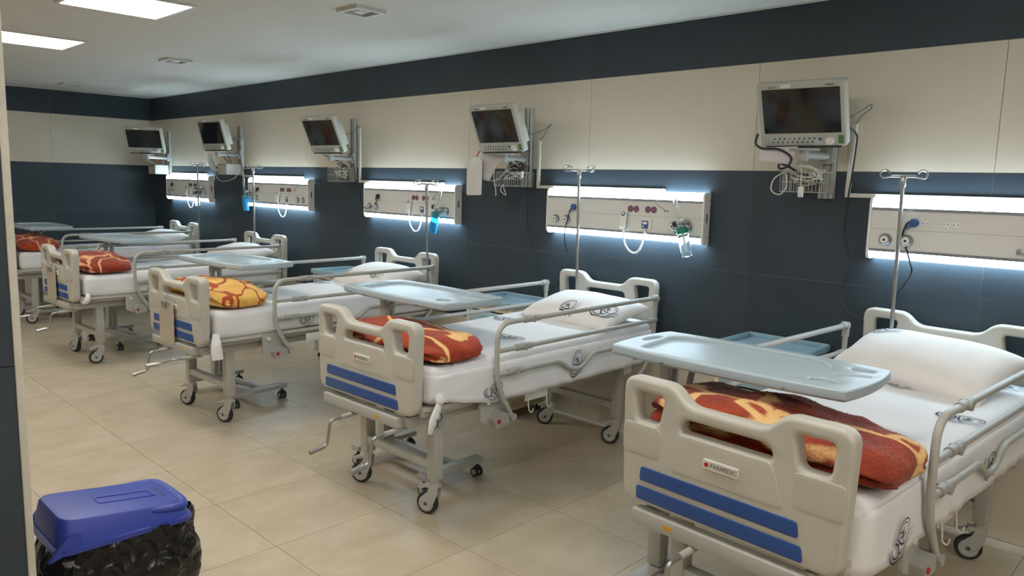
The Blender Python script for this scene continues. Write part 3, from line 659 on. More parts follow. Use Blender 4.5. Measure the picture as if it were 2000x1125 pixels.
# overbed tables
def make_table():
    t = thing('overbed_table', 'x', 'overbed table'); W, D = .44, .205
    def outl(w_, d_, bx, by, r):
        p = []
        n = 10
        for k_ in range(n): q = -1 + 2 * k_ / n; p.append((q * w_, -d_ - by * (1 - q * q)))
        for k_ in range(n): q = -1 + 2 * k_ / n; p.append((w_ + bx * (1 - q * q), q * d_))
        for k_ in range(n): q = 1 - 2 * k_ / n; p.append((q * w_, d_ + by * (1 - q * q)))
        for k_ in range(n): q = 1 - 2 * k_ / n; p.append((-w_ - bx * (1 - q * q), q * d_))
        return p
    out = rounded(outl(W, D, .022, .025, .02), .012, 2)
    slab = rounded(outl(W - .006, D - .006, .022, .025, .02), .012, 2)
    link('tabletop', plate(slab, [], .026, .002, lambda x, y, d: Vector((x, y, 1.014 + d)), 2), m_table, t)
    top = t.children[0]
    tray = [(-.34, -.155), (-.36, 0), (-.34, .155), (0, .185), (.22, .165), (.30, 0), (.22, -.165), (0, -.185)]
    tray = [tuple(p.xy) for p in smoothpath([(a, b, 0) for a, b in tray + tray[:1]], 4)][:-1]
    h1 = [(.335 + .045 * math.cos(q), -.118 + .035 * math.sin(q)) for q in [2 * math.pi * k_ / 14 for k_ in range(14)]]
    h2 = [(.375 + .040 * math.cos(q), .125 + .030 * math.sin(q)) for q in [2 * math.pi * k_ / 14 for k_ in range(14)]]
    h3 = rounded([(.330, -.020), (.43, .035), (.425, .055), (.320, .0)], .008, 3)
    h4 = [(-.405 + .018 * math.cos(q), .02 + .065 * math.sin(q)) for q in [2 * math.pi * k_ / 14 for k_ in range(14)]]
    link('raised_rim', plate(out, [tray, h1, h2, h3, h4], .034, .0065, lambda x, y, d: Vector((x, y, 1.022 + d)), 3), m_table, top)
    for q in ((-.2, -1), (.25, -1), (.1, 1)): MB().cyl((q[0], q[1] * (D + .017), 1.012), (q[0], q[1] * (D + .031), 1.012), .005, 10).build('screw', m_steel, top)
    cx = -.315
    MB().box(cx - .03, cx + .03, -.03, .01, .12, .80, .006).build('column', m_column, t); MB().box(cx - .022, cx + .022, -.024, .004, .78, .998, .004).build('inner_column', m_column, t)
    MB().tube(bend([(cx + .005, .045, .12), (cx + .005, .045, .955), (cx + .10, .045, .990), (cx + .22, .045, .992)], .07, 7), .019, 10, flat=.6).build('support_arm', m_column, t)
    MB().box(cx - .10, cx + .30, -.10, .10, .988, .999, .003).build('top_plate', m_column, t)
    MB().box(cx - .028, cx + .60, -.075, -.035, .075, .105, .003).build('base_bar', m_column, t); MB().box(cx - .028, cx + .60, .035, .075, .075, .105, .003).build('base_bar', m_column, t)
    for bx in (cx - .0, cx + .60): MB().box(bx - .035, bx + .035, -.215, .215, .085, .115, .004).build('foot_bar', m_column, t)
    for bx in (cx, cx + .60):
        for by in (-.19, .19):
            c = MB().cyl((bx, by, .09), (bx, by, .05), .009, 8).box(bx - .010, bx + .010, by - .022, by + .022, .030, .062, .004).build('caster', m_dark, t)
            for s in (-1, 1):
                MB().lathe([(.018, -.007), (.0265, -.007), (.0275, 0), (.0265, .007), (.018, .007)], (bx, by + s * .017 , .0275), (0, 1, 0), 16).build('tyre', m_rub, c); MB().lathe([(.017, -.008), (.017, .008)], (bx, by + s * .017, .0275), (0, 1, 0), 14).build('hub', m_hub, c)
    return t
T0 = make_table()
TT = [(-.385, -1.60, 0, .010, 'pale blue overbed table with cup recesses over the nearest bed'),
      (-2.37, -1.49, 0, .010, 'pale blue overbed table over the bed second from the right'),
      (-4.44, -1.545, 4, .005, 'pale blue overbed table over the bed with the yellow blanket'),
      (-6.85, -1.50, 6, .020, 'pale blue overbed table over the fourth bed from the right'),
      (-8.88, -1.66, 0, .0, 'pale blue overbed table beside the pillar, over the far end bed')]
for i, (x, y, a, dz, lb) in enumerate(TT):
    t = T0 if i == 0 else copy_tree(T0); t.location = (x, y, 0); t.rotation_euler = (0, 0, R(a)); tag(t, lb, 'overbed table', 'overbed tables')

# bedside cabinets
def make_cabinet():
    t = thing('bedside_cabinet', 'x', 'cabinet'); w_, d = .225, .40
    b = MB(); b.box(-w_, -w_ + .03, -d, 0, .06, .785, .003); b.box(w_ - .03, w_, -d, 0, .06, .785, .003); b.box(-w_ + .03, w_ - .03, -.02, 0, .06, .785); b.box(-w_ + .03, w_ - .03, -d + .01, -.02, .06, .085)
    b.box(-w_ + .03, w_ - .03, -d + .012, -.02, .74, .785); b.build('body', m_cabb, t)
    for s in (-1, 1): MB().box(s * (w_ + .001) - .001, s * (w_ + .001) + .001, -d + .03, -.01, .08, .765).build('side_panel', m_laminate, t, smooth=False)
    tr = MB(); tr.box(-w_ - .012, w_ + .012, -d - .02, .0, .785, .797, .003)
    for q in ((-w_ - .012, w_ + .012, -.014, 0), (-w_ - .012, -w_ + .004, -d - .02, 0), (w_ - .004, w_ + .012, -d - .02, 0), (-w_ - .012, w_ + .012, -d - .02, -d - .004)): tr.box(*q, .795, .822, .004)
    tr.build('tray_top', m_cabt, t)
    for z0, z1 in ((.60, .735), (.47, .59)):
        dr = MB().box(-w_ + .034, w_ - .034, -d - .012, -d + .006, z0, z1, .006).build('drawer', m_cabp, t)
        MB().prism(rounded([(-.06, z1 - .025), (.06, z1 - .025), (.04, z1 - .055), (-.04, z1 - .055)], .01, 4), 'y', -d - .020, -d - .010).build('handle', m_cabt, dr)
    dr = MB().box(-w_ + .034, w_ - .034, -d - .012, -d + .006, .09, .46, .006).build('door', m_cabp, t)
    MB().prism(rounded([(-.06, .435), (.06, .435), (.04, .405), (-.04, .405)], .01, 4), 'y', -d - .020, -d - .010).build('handle', m_cabt, dr)
    for s in (-1, 1):
        for y in (-d + .04, -.05): MB().cyl((s * .19, y, .065), (s * .19, y, .04), .008, 8).lathe([(.02, -.009), (.022, 0), (.02, .009)], (s * .19, y, .022), (1, 0, 0), 14).build('caster', m_dark, t)
    return t
C0 = make_cabinet()
for i, (x, y, lb) in enumerate(((-.90, -.04, 'pale blue and cream bedside cabinet left of the nearest bed'), (-2.90, -.04, 'pale blue and cream bedside cabinet left of the second bed from the right'), (-4.96, -.04, 'pale blue bedside cabinet left of the bed with the yellow blanket, mostly hidden'))):
    t = C0 if i == 0 else copy_tree(C0); t.location = (x, y, 0); tag(t, lb, 'cabinet', 'bedside cabinets')

# ------------------------------------------------------------------ bedhead units
def prof_arc(z0, z1, top):
    """light strip section: flat front curving back to the wall"""
    p = []; n = 8; y0 = -.070
    zf, ze = (z0, z1) if top else (z1, z0); h = ze - zf
    p.append((0.0 - .004, zf)); p.append((y0, zf)); 
    for k_ in range(n + 1): q = math.pi / 2 * k_ / n; p.append((y0 + .045 * (1 - math.cos(q)), zf + h * (.25 + .75 * math.sin(q))))
    p.append((-.004, ze)); return p
def make_unit():
    t = thing('bedhead_unit', 'x', 'bedhead unit'); W = 1.25; zb, zt = 1.297, 1.612
    g0, g1, g2, g3 = 1.338, 1.352, 1.546, 1.560
    MB().box(.012, W - .012, -.068, -.003, g1, g2).build('front_panel', m_panel, t, smooth=False)
    MB().box(.012, W - .012, -.0685, -.066, 1.452, 1.4535).build('seam', m_alu, t, smooth=False)
    MB().box(.012, W - .012, -.071, -.003, g0, g1).build('trim_strip', m_alu, t, smooth=False); MB().box(.012, W - .012, -.071, -.003, g2, g3).build('trim_strip', m_alu, t, smooth=False)
    MB().prism(prof_arc(g3, zt - .003, True), 'x', .014, W - .014).build('light_strip', m_strip, t); MB().prism(prof_arc(zb + .003, g0, False), 'x', .014, W - .014).build('light_strip', m_strip, t)
    for x0, x1 in ((0, .013), (W - .013, W)):
        sec = rounded([(-.003, zb), (-.073, zb), (-.073, zt), (-.003, zt)], [0, .035, .035, 0], 6)
        MB().prism(sec, 'x', x0, x1).build('end_cap', m_cap, t)
    e = t.children[-1]; MB().box(W, W + .0012, -.044, -.032, 1.43, 1.485).build('label', m_btn, e, smooth=False)
    for z in (1.345, 1.565): MB().cyl((W - .001, -.012, z), (W + .002, -.012, z), .004, 8).build('screw', m_btn, e)
    for x in (.089, .188, 1.043, 1.144):
        o = MB().lathe([(.031, 0), (.031, .008), (.026, .018), (.022, .022), (.022, .024)], (x, -.067, 1.40), (0, -1, 0), 22).build('gas_outlet', m_alu, t)
        MB().lathe([(.019, 0), (.019, .003), (.017, .004)], (x, -.089, 1.40), (0, -1, 0), 18).build('face', m_cap, o); MB().lathe([(.0065, 0), (.0065, .004)], (x, -.090, 1.40), (0, -1, 0), 12).build('port', m_dark, o)
    for x in (.22, .262, .356, .398):
        o = MB().lathe([(.0205, 0), (.0205, .003), (.0175, .003), (.0170, .0012)], (x, -.0675, 1.490), (0, -1, 0), 20).build('power_socket', m_cap, t)
        MB().cyl((x - .009, -.0675, 1.490), (x - .009, -.0695, 1.490), .0025, 8).cyl((x + .009, -.0675, 1.490), (x + .009, -.0695, 1.490), .0025, 8).box(x - .003, x + .003, -.0705, -.067, 1.506, 1.5085).box(x - .003, x + .003, -.0705, -.067, 1.4715, 1.474).build('contacts', m_dark, o)
    for x in (.717, .761, .850, .894):
        o = MB().lathe([(.0215, 0), (.0215, .003), (.0195, .005), (.0195, .0055)], (x, -.067, 1.495), (0, -1, 0), 20).build('plum_socket', m_purple, t)
    MB().box(.962, 1.054, -.070, -.067, 1.482, 1.518, .001).build('data_plate', m_panel, t); MB().box(.972, .980, -.0715, -.069, 1.488, 1.496).box(.992, 1.0, -.0715, -.069, 1.488, 1.496).build('port', m_dark, t.children[-1], smooth=False)
    MB().box(.806, .884, -.076, -.066, 1.365, 1.437, .008).build('call_box', m_cap, t)
    cb = t.children[-1]; MB().box(.815, .862, -.079, -.075, 1.375, 1.425, .004).build('display', m_blueplug, cb); MB().box(.822, .855, -.0795, -.0785, 1.402, 1.417).box(.822, .832, -.0795, -.0785, 1.383, 1.393).build('buttons', m_cap, cb, smooth=False)
    MB().box(.655, .668, -.085, -.066, 1.375, 1.395, .002).box(.655, .69, -.085, -.080, 1.372, 1.378, .001).build('handset_hook', m_alu, t)
    return t
U0 = make_unit()
UN = [(-.517, .006, 'lit white bedhead unit with a blue plug, at the right edge of the photo'), (-2.706, 0, 'lit white bedhead unit with plum sockets above the second bed from the right'), (-4.925, 0, 'lit white bedhead unit with a blue bottle at its right end'),
      (-7.115, .012, 'lit white bedhead unit with a blue bottle at its left end'), (-9.345, .018, 'lit white bedhead unit beside the far corner, smallest in view')]
for i, (x, dz, lb) in enumerate(UN):
    t = U0 if i == 0 else copy_tree(U0); t.location = (x, 0, dz); tag(t, lb, 'bedhead unit', 'bedhead units on the wall')
    # nurse call handset on its coiled cord (i = 0 lies beyond the frame)
    nm = ['', 'second bed from the right', 'bed with the yellow blanket', 'fourth bed from the right', 'far end bed'][i]
    if i:
        h = thing('call_handset', 'white call handset hooked on the bedhead unit of the ' + nm, 'handset', (x, 0, dz), 0, 'call handsets on the bedhead units')
        mt_ = Matrix.Translation((.679, -.088, 1.425)) @ Matrix.Rotation(R(-14), 4, 'X')
        MB().box(-.022, .022, -.014, .012, -.058, .056, .011, mt_).build('body', m_cap, h); MB().lathe([(.015, 0), (.015, .002)], mt_ @ Vector((0, -.0135, .034)), mt_.to_3x3() @ Vector((0, -1, 0)), 16).prism([(0, 0), (0, 0), (0, 0)], 'x', 0, 0).build('button', m_blueplug, h)
        MB().lathe([(.008, 0), (.008, .003)], mt_ @ Vector((0, -.0145, .036)), mt_.to_3x3() @ Vector((0, -1, 0)), 12).build('button_centre', m_cap, h)
        cp = smoothpath([(.684, -.090, 1.365), (.690, -.095, 1.31), (.712, -.09, 1.25), (.755, -.085, 1.215), (.80, -.085, 1.225), (.828, -.082, 1.28), (.842, -.078, 1.366)], 8)
        fine = smoothpath(cp, 4); co = []; acc = 0
        for q in range(len(fine)):
            if q: acc += (fine[q] - fine[q - 1]).length
            d = (fine[min(q + 1, len(fine) - 1)] - fine[max(q - 1, 0)]).normalized(); u_ = d.cross(Vector((0, 1, 0))).normalized(); v_ = Vector((0, 1, 0)); co.append(fine[q])
        MB().tube(co, .006, 8, radii=[.006 + .0014 * (1 if (q // 2) % 2 else -1) for q in range(len(co))]).build('coiled_cord', m_cap, h)

# humidifier bottles on the gas outlets
def flowmeter(x, z, tilt, body, cap, fill, label, tl=.115, side=0.):
    """x,z: cap centre near the wall; tilt: lean in the wall plane (deg, + leans the foot right)"""
    t = thing('flowmeter', label, 'flowmeter', (x, -.135, z), 0, 'oxygen flowmeters on the bedhead units'); t.rotation_euler = (0, R(tilt), 0); t.scale = (1.22, 1.22, 1.22)
    MB().lathe([(.016, -.012), (.030, -.010), (.031, .012), (.024, .016), (.012, .022)], n=20).build('cap', cap, t)
    MB().box(-.045, .045, -.004, .004, -.004, .006, .002).build('cap_wing', cap, t)
    b = MB().lathe([(.012, -.128), (.023, -.126), (.026, -.12), (.028, -.06), (.027, -.012), (.014, -.010)], n=22).build('bottle', body, t)
    if fill: MB().cyl((0, 0, -.012), (.0, 0, -.10), .004, 8).build('dip_tube', m_cap, t)
    MB().cyl((0, 0, .015), (0, 0, .045), .010, 10).cyl((-.02, 0, .045), (.026, 0, .045), .013, 12).build('valve', m_steel, t)
    MB().lathe([(.012, 0), (.016, .004), (.016, .018), (.012, .022)], (-.022, 0, .045), (-1, 0, -.1), 14).build('knob', m_dark, t)
    MB().cyl((.0, 0, .058), (side, 0, .058 + tl), .0095, 12).build('flow_tube', m_glassy, t)
    MB().cyl((.012, 0, .045), (.012 + .0, .05, .045), .012, 10).build('connector', m_steel, t)
flowmeter(-1.558, 1.377, -16, m_glassy, m_greencap, True, 'clear humidifier bottle with green cap and flow tube, second bed from the right', side=-.01)
flowmeter(-3.84, 1.37, 14, m_water, m_teal, False, 'blue humidifier bottle at the right end of the bedhead unit above the yellow-blanket bed', side=.01)
flowmeter(-7.06, 1.412, -8, m_water, m_teal, False, 'blue humidifier bottle at the left end of the bedhead unit above the fourth bed')
flowmeter(-8.25, 1.425, 2, m_glassy, m_dark, True, 'clear humidifier bottle on the farthest bedhead unit')

# cable trunking on the wall
def trunking(xv, zv, zt, xh, label, lean=0):
    t = thing('cable_trunking', label, 'trunking', (xv, 0, zv), 0, 'white cable trunking on the wall')
    mtx = Matrix.Rotation(R(lean), 4, 'Y')
    MB().box(-.0125, .0125, -.018, -.001, 0, zt - zv, .002, mtx).build('vertical_duct', m_trunk, t); MB().box(-.0125, xh - xv, -.016, -.001, -.022, .0, .002).build('horizontal_duct', m_trunk, t)
trunking(-.655, 1.632, 1.99, .62, 'white cable trunking beside the nearest monitor', 1.5)
trunking(-2.848, 1.628, 1.945, -1.775, 'white cable trunking above the bedhead unit of the second bed')
trunking(-5.072, 1.628, 2.10, -3.885, 'white cable trunking above the bedhead unit of the yellow-blanket bed')
trunking(-7.347, 1.650, 2.05, -6.06, 'white cable trunking above the bedhead unit of the fourth bed')
trunking(-9.49, 1.658, 2.02, -8.28, 'white cable trunking in the far corner')

# ------------------------------------------------------------------ monitors
def make_monitor():
    t = thing('patient_monitor', 'x', 'monitor'); W, Hh = .2225, .1675      # local: screen faces -y, up is z
    link('housing', plate(rounded([(-W, -Hh), (W, -Hh), (W, Hh), (-W, Hh)], .020, 5), [], .050, .010, lambda x, y, d: Vector((x, .025 + d, y)), 3), m_mon, t)
    hs = t.children[0]
    MB().box(-.15, .15, .045, .105, -.12, .12, .012).box(.10, .20, .03, .10, -.12, .10, .006).build('rear_case', m_mon, hs)
    MB().box(-W + .03, W - .03, .0, .05, -Hh - .008, -Hh + .004, .003).build('base_strip', m_dark, hs)
    MB().box(-.205, .205, -.0045, .006, Hh - .020, Hh - .008).build('bezel_line', m_mon, hs, smooth=False) if 0 else None
    link('screen', plate(rounded([(-.192, -.095), (.196, -.095), (.196, .135), (-.192, .135)], .004, 2), [], .004, .001, lambda x, y, d: Vector((x, -.0012 + d, y)), 1), m_screen, t)
    bs = link('button_strip', plate(rounded([(-.165, -.152), (.108, -.152), (.108, -.114), (-.165, -.114)], .004, 2), [], .003, .0008, lambda x, y, d: Vector((x, -.001 + d, y)), 1), m_strip2, t)
    mb = MB()
    for k_ in range(9): mb.lathe([(.0055, 0), (.0045, .003)], (-.14 + .0255 * k_, -.002, -.124), (0, -1, 0), 10).lathe([(.0055, 0), (.0045, .003)], (-.15 + .0255 * k_, -.002, -.142), (0, -1, 0), 10)
    mb.build('buttons', m_btn, bs); MB().lathe([(.0085, 0), (.0075, .004)], (.092, -.002, -.128), (0, -1, 0), 14).build('alarm_button', m_blueplug, bs)
    MB().lathe([(.0058, 0), (.0048, .0035)], (-.065, -.002, -.124), (0, -1, 0), 10).build('orange_button', m_orange, bs)
    MB().lathe([(.021, 0), (.021, .012), (.019, .017), (.012, .018)], (.140, 0, -.135), (0, -1, 0), 22).build('knob', m_knobm, t)
    MB().box(.180, .206, -.0022, .001, -.152, -.110).build('green_sticker', m_green, t, smooth=False)
    MB().box(-.095, -.042, -.0022, .001, .141, .158).build('paper_label', m_tape, t, smooth=False)
    link('maker_name', text_mesh('SAADAT', .011, lambda x, y, z: Vector((x - .135, -.001 - z, y + .146))), m_btn, t)
    link('model_name', text_mesh('ALBORZ B9', .0085, lambda x, y, z: Vector((x + .148, -.001 - z, y + .147)), off=.0003), m_dark, t)
    return t
MO = [(-.815, -.297, 2.019, 4.4, 22.4, 'grey bedside monitor nearest the camera, above the first bed on the right'), (-2.932, -.376, 2.004, -.6, 22.9, 'grey bedside monitor with papers hanging below it, second from the right'),
      (-5.087, -.403, 2.014, 7.5, 24.5, 'grey bedside monitor in the middle of the row, above a wire basket of cables'), (-7.298, -.383, 2.071, 9.0, 15.4, 'grey bedside monitor fourth from the right, turned away from the corner'), (-8.891, -.497, 2.035, 52.3, 26.4, 'grey bedside monitor in the far corner, turned to face the room')]
M0 = make_monitor()
for i, (x, y, z, yw, tl, lb) in enumerate(MO):
    t = M0 if i == 0 else copy_tree(M0); tag(t, lb, 'monitor', 'bedside monitors')
    t.matrix_world = Matrix.Translation((x, y, z)) @ Matrix.Rotation(R(yw), 4, 'Z') @ Matrix.Rotation(R(tl), 4, 'X')
RAIL = [(-.765, 1.60, 2.10), (-2.955, 1.61, 2.18), (-5.165, 1.61, 2.187), (-7.385, 1.645, 2.193), (-9.35, 1.66, 2.19)]
MN = ['nearest', 'second', 'middle', 'fourth', 'corner']
for i, (rx, z0, z1) in enumerate(RAIL):
    t = thing('monitor_mount', 'aluminium wall rail and arm carrying the %s monitor' % MN[i], 'monitor mount', (rx, 0, 0), 0, 'monitor wall mounts')
    MB().box(-.04, .04, -.012, -.001, z0, z1).box(-.038, -.026, -.030, -.012, z0, z1).box(.026, .038, -.030, -.012, z0, z1).box(-.008, .008, -.022, -.012, z0, z1).build('rail', m_rail, t, smooth=False)
    mx, my, mz, yw, tl, _ = MO[i]
    bz = mz - .175 * math.cos(R(tl)); nd = Vector((math.sin(R(yw)), -math.cos(R(yw)), 0)); bp = Vector((mx - rx, my, 0)) - nd * (.165 * math.sin(R(tl)) * 1.0 - .0) * 1.0
    bp = bp - nd * .03
    MB().box(-.035, .035, -.055, -.028, bz - .075, bz + .02, .004).build('carriage', m_clamp, t)
    MB().tube([(0, -.05, bz - .035), (bp.x * .5, bp.y * .6 , bz - .035), (bp.x, bp.y, bz - .035)], .020, 12).build('arm', m_clamp, t)
    MB().cyl((bp.x, bp.y, bz - .065), (bp.x, bp.y, bz - .012), .024, 16).lathe([(.03, 0), (.075, .004), (.075, .010), (.03, .012)], (bp.x, bp.y, bz - .014), n=20).build('pivot', m_clamp, t)
# baskets, bins, cables
def basket(x0, x1, y0, y1, z0, z1, label):
    t = thing('wire_basket', label, 'basket', ((x0 + x1) / 2, (y0 + y1) / 2, z0), 0, 'wire baskets under the monitors'); hx, hy, h = (x1 - x0) / 2, (y1 - y0) / 2, z1 - z0
    rim = MB(); loop = rounded([(-hx, -hy), (hx, -hy), (hx, hy), (-hx, hy)], .02, 4); rim.tube([(a, b, h) for a, b in loop], .003, 6, closed=True); rim.tube([(a, b, .002) for a, b in loop], .0025, 6, closed=True); rim.tube([(a, b, h * .5) for a, b in loop], .0018, 5, closed=True); rim.build('rim', m_wire, t)
    wr = MB(); n = 11
    for k_ in range(n + 1):
        a = -hx + 2 * hx * k_ / n; wr.tube([(a, -hy, h), (a, -hy, 0), (a, hy, 0), (a, hy, h)], .0014, 5)
    for k_ in range(1, 7):
        b = -hy + 2 * hy * k_ / 7
        for s in (-1, 1): wr.tube([(s * hx, b, h), (s * hx, b, 0)], .0014, 5)
    wr.build('wires', m_wire, t)
def scribble(cx, cy, cz, rx, ry, rz_, n, seed):
    rg = random.Random(seed); P = []
    for q in range(n * 6):
        a = q / 6 * 2 * math.pi * (1 + .05 * rg.random()); k_ = rg.uniform(.55, 1); P.append((cx + rx * k_ * math.cos(a), cy + ry * k_ * math.sin(a), cz + rz_ * (rg.random() - .5) + .3 * rx * math.sin(a * .5)))
    return smoothpath(P, 4)
def cable(name, pts, r, m, label, n=6, cat='cable', group=None):
    return tag(MB().tube(smoothpath(pts, n), r, 7).build(name, m), label, cat, group)
basket(-.925, -.715, -.235, -.035, 1.63, 1.735, 'wire basket of cables under the nearest monitor')
basket(-3.09, -2.875, -.22, -.035, 1.615, 1.715, 'wire basket of cables under the second monitor')
basket(-5.31, -5.105, -.20, -.035, 1.61, 1.735, 'wire basket of cables under the middle monitor')
for (bx, bz, lb) in ((-7.45, 1.65, 'cream plastic cable box under the fourth monitor'), (-9.45, 1.635, 'cream plastic cable box under the corner monitor')):
    t = thing('cable_box', lb, 'box', (bx, -.12, bz), 0, 'cream cable boxes'); w_, d, h = .11, .085, .115
    b = MB(); b.box(-w_, w_, -d, d, 0, .006); b.box(-w_, w_, -d, -d + .005, .006, h * .85); b.box(-w_, w_, d - .005, d, .006, h); b.box(-w_, -w_ + .005, -d + .005, d - .005, .006, h); b.box(w_ - .005, w_, -d + .005, d - .005, .006, h); b.build('shell', m_mon, t, smooth=False)
    MB().tube(rounded([(-w_, -d), (w_, -d), (w_, d), (-w_, d)], .01, 3) and [(a, b_, h) for a, b_ in rounded([(-w_, d - .002), (w_, d - .002), (w_, d - .006), (-w_, d - .006)], .001, 1)], .003, 5, closed=True).build('lip', m_mon, t)
    MB().tube(scribble(0, 0, h - .03, .07, .05, .04, 3, 5), .003, 6).build('cable_end', m_cablew, t)
cable('lead_cable', scribble(-.83, -.14, 1.72, .10, .07, .06, 6, 11), .0035, m_cablew, 'cream coiled sensor leads in the basket under the nearest monitor', 2)
cable('lead_cable', scribble(-.82, -.12, 1.69, .07, .06, .05, 3, 12), .0035, m_cableb, 'dark leads under the cream ones in the nearest basket', 2)
cable('lead_cable', [(-.90, -.22, 1.74), (-.95, -.25, 1.70), (-.965, -.25, 1.64), (-.92, -.25, 1.615), (-.885, -.25, 1.65), (-.89, -.24, 1.70), (-.91, -.22, 1.745)], .0035, m_cablew, 'cream lead looping out of the left side of the nearest basket')
o = tag(MB().box(-.014, .014, -.010, .010, -.028, .028, .007, Matrix.Translation((-.802, -.255, 1.632))).build('sensor_plug', m_white), 'white sensor clip hanging in front of the nearest basket', 'sensor clip'); cable('lead_cable', [(-.802, -.255, 1.658), (-.805, -.255, 1.70), (-.82, -.225, 1.755), (-.85, -.16, 1.74)], .0025, m_cablew, 'thin lead holding the white sensor clip at the nearest basket')
cable('hose_cable', [(-1.03, -.31, 1.93), (-1.04, -.31, 1.88), (-1.01, -.29, 1.855), (-.93, -.27, 1.85), (-.87, -.25, 1.81), (-.88, -.25, 1.765), (-.925, -.25, 1.75), (-.93, -.25, 1.775), (-.89, -.24, 1.765), (-.85, -.2, 1.735)], .006, m_cableb, 'thick dark hose looping below the left side of the nearest monitor')
cable('lead_cable', scribble(-2.97, -.13, 1.74, .085, .06, .10, 5, 21), .0035, m_cableb, 'dark sensor leads piled in the basket under the second monitor', 2)
cable('lead_cable', scribble(-2.96, -.14, 1.70, .09, .06, .06, 4, 22), .003, m_cablew, 'pale sensor leads in the basket under the second monitor', 2)
cable('lead_cable', [(-3.14, -.2, 1.65), (-3.05, -.23, 1.66), (-2.98, -.24, 1.70), (-2.93, -.235, 1.74)], .003, m_cablew, 'pale lead crossing the front of the second basket')
cable('lead_cable', [(-3.00, -.22, 1.80), (-3.06, -.235, 1.77), (-3.075, -.24, 1.68), (-3.055, -.24, 1.60), (-3.05, -.24, 1.545)], .0028, m_cablew, 'grey lead dangling left of the second basket')
cable('lead_cable', [(-2.985, -.23, 1.63), (-3.01, -.235, 1.59), (-2.985, -.235, 1.565), (-2.955, -.235, 1.555), (-2.975, -.235, 1.60), (-2.985, -.23, 1.63)], .0025, m_cablew, 'small wire loop hanging under the second basket')
tag(MB().box(-.011, .011, -.008, .008, -.026, .026, .006, Matrix.Translation((-2.862, -.17, 1.70)) @ Matrix.Rotation(R(14), 4, 'Y')).build('sensor_plug', m_white), 'white sensor clip at the right side of the second basket', 'sensor clip')
cable('lead_cable', scribble(-5.21, -.12, 1.69, .08, .06, .09, 5, 31), .0035, m_cablew, 'pale sensor leads in the basket under the middle monitor', 2)
cable('lead_cable', scribble(-5.20, -.12, 1.735, .07, .05, .05, 3, 32), .0035, m_cableb, 'dark sensor leads on top of the middle basket', 2)
cable('lead_cable', [(-5.20, -.33, 1.855), (-5.12, -.27, 1.81), (-5.08, -.2, 1.78), (-5.13, -.14, 1.75)], .004, m_cableb, 'dark lead running from the middle monitor down to its basket')
cable('lead_cable', [(-7.36, -.16, 1.78), (-7.45, -.18, 1.84), (-7.33, -.2, 1.86), (-7.28, -.18, 1.79), (-7.38, -.13, 1.76)], .0045, m_cableb, 'dark cable coil above the cream box under the fourth monitor')
cable('lead_cable', [(-7.52, -.17, 1.76), (-7.62, -.2, 1.68), (-7.55, -.21, 1.60), (-7.40, -.2, 1.575), (-7.25, -.15, 1.62), (-7.24, -.1, 1.72)], .003, m_cablew, 'pale cable sagging in a loop below the box under the fourth monitor')
cable('lead_cable', [(-9.02, -.53, 1.93), (-9.06, -.46, 1.86), (-9.15, -.36, 1.80), (-9.27, -.24, 1.765), (-9.38, -.17, 1.745)], .0045, m_cableb, 'dark cable curving under the corner monitor')
cable('lead_cable', [(-8.78, -.33, 1.97), (-8.90, -.25, 1.95), (-9.12, -.18, 1.84), (-9.25, -.14, 1.75)], .0035, m_cableb, 'dark power lead at the right side of the corner monitor')
tag(MB().tube([(-7.54, -.30, 1.88), (-7.545, -.29, 1.80), (-7.52, -.28, 1.73), (-7.46, -.27, 1.69)], .03, 10, radii=[.018, .036, .032, .022], flat=.5).build('pressure_cuff', m_mon), 'pale pressure cuff hanging under the fourth monitor', 'pressure cuff')
# power cords from monitors to the bedhead sockets
c1 = [(-.675, 1.989), (-.626, 1.938), (-.62, 1.867), (-.631, 1.691), (-.638, 1.609), (-.645, 1.421), (-.599, 1.276), (-.629, 1.145), (-.638, 1.094), (-.613, 1.037), (-.569, 1.001), (-.502, .978), (-.441, .998), (-.392, 1.058), (-.342, 1.162), (-.30, 1.247), (-.302, 1.303), (-.331, 1.38), (-.341, 1.407), (-.348, 1.44), (-.335, 1.485), (-.322, 1.50)]
cable('power_cord', [(-.70, -.20, 2.0), (-.67, -.12, 1.985)] + [(x, -.045 if z > 1.6 or (z < 1.3) else -.075 if x > -.45 else -.045, z) for x, z in c1[1:]], .0045, m_cableb, 'black power cord looping from the nearest monitor to its bedhead unit')
c2 = [(-2.926, 1.743), (-2.927, 1.558), (-2.921, 1.334), (-2.868, 1.169), (-2.834, 1.077), (-2.83, .984), (-2.813, .929), (-2.776, .891), (-2.658, .905), (-2.565, .985), (-2.523, 1.087), (-2.537, 1.177), (-2.518, 1.286), (-2.496, 1.394), (-2.47, 1.475)]
cable('power_cord', [(-2.80, -.26, 2.0), (-2.87, -.10, 1.95)] + [(x, -.035 if x < -2.55 or z < 1.2 else -.09, z) for x, z in c2], .004, m_cableb, 'black power cord from the second monitor to its bedhead unit')
cable('power_cord', [(-4.68, -.088, 1.486), (-4.71, -.088, 1.44), (-4.80, -.088, 1.39), (-4.90, -.088, 1.385), (-4.98, -.06, 1.44), (-5.03, -.045, 1.54), (-5.08, -.05, 1.62), (-5.06, -.08, 1.75), (-5.05, -.12, 1.88), (-5.02, -.22, 1.98)], .004, m_cableb, 'black power cord from the middle monitor to its bedhead unit')
cable('power_cord', [(-7.14, -.24, 2.04), (-7.20, -.15, 2.03), (-7.23, -.12, 1.97), (-7.25, -.09, 1.85), (-7.27, -.06, 1.74), (-7.24, -.04, 1.68)], .0045, m_cableb, 'black power cord at the back of the fourth monitor')
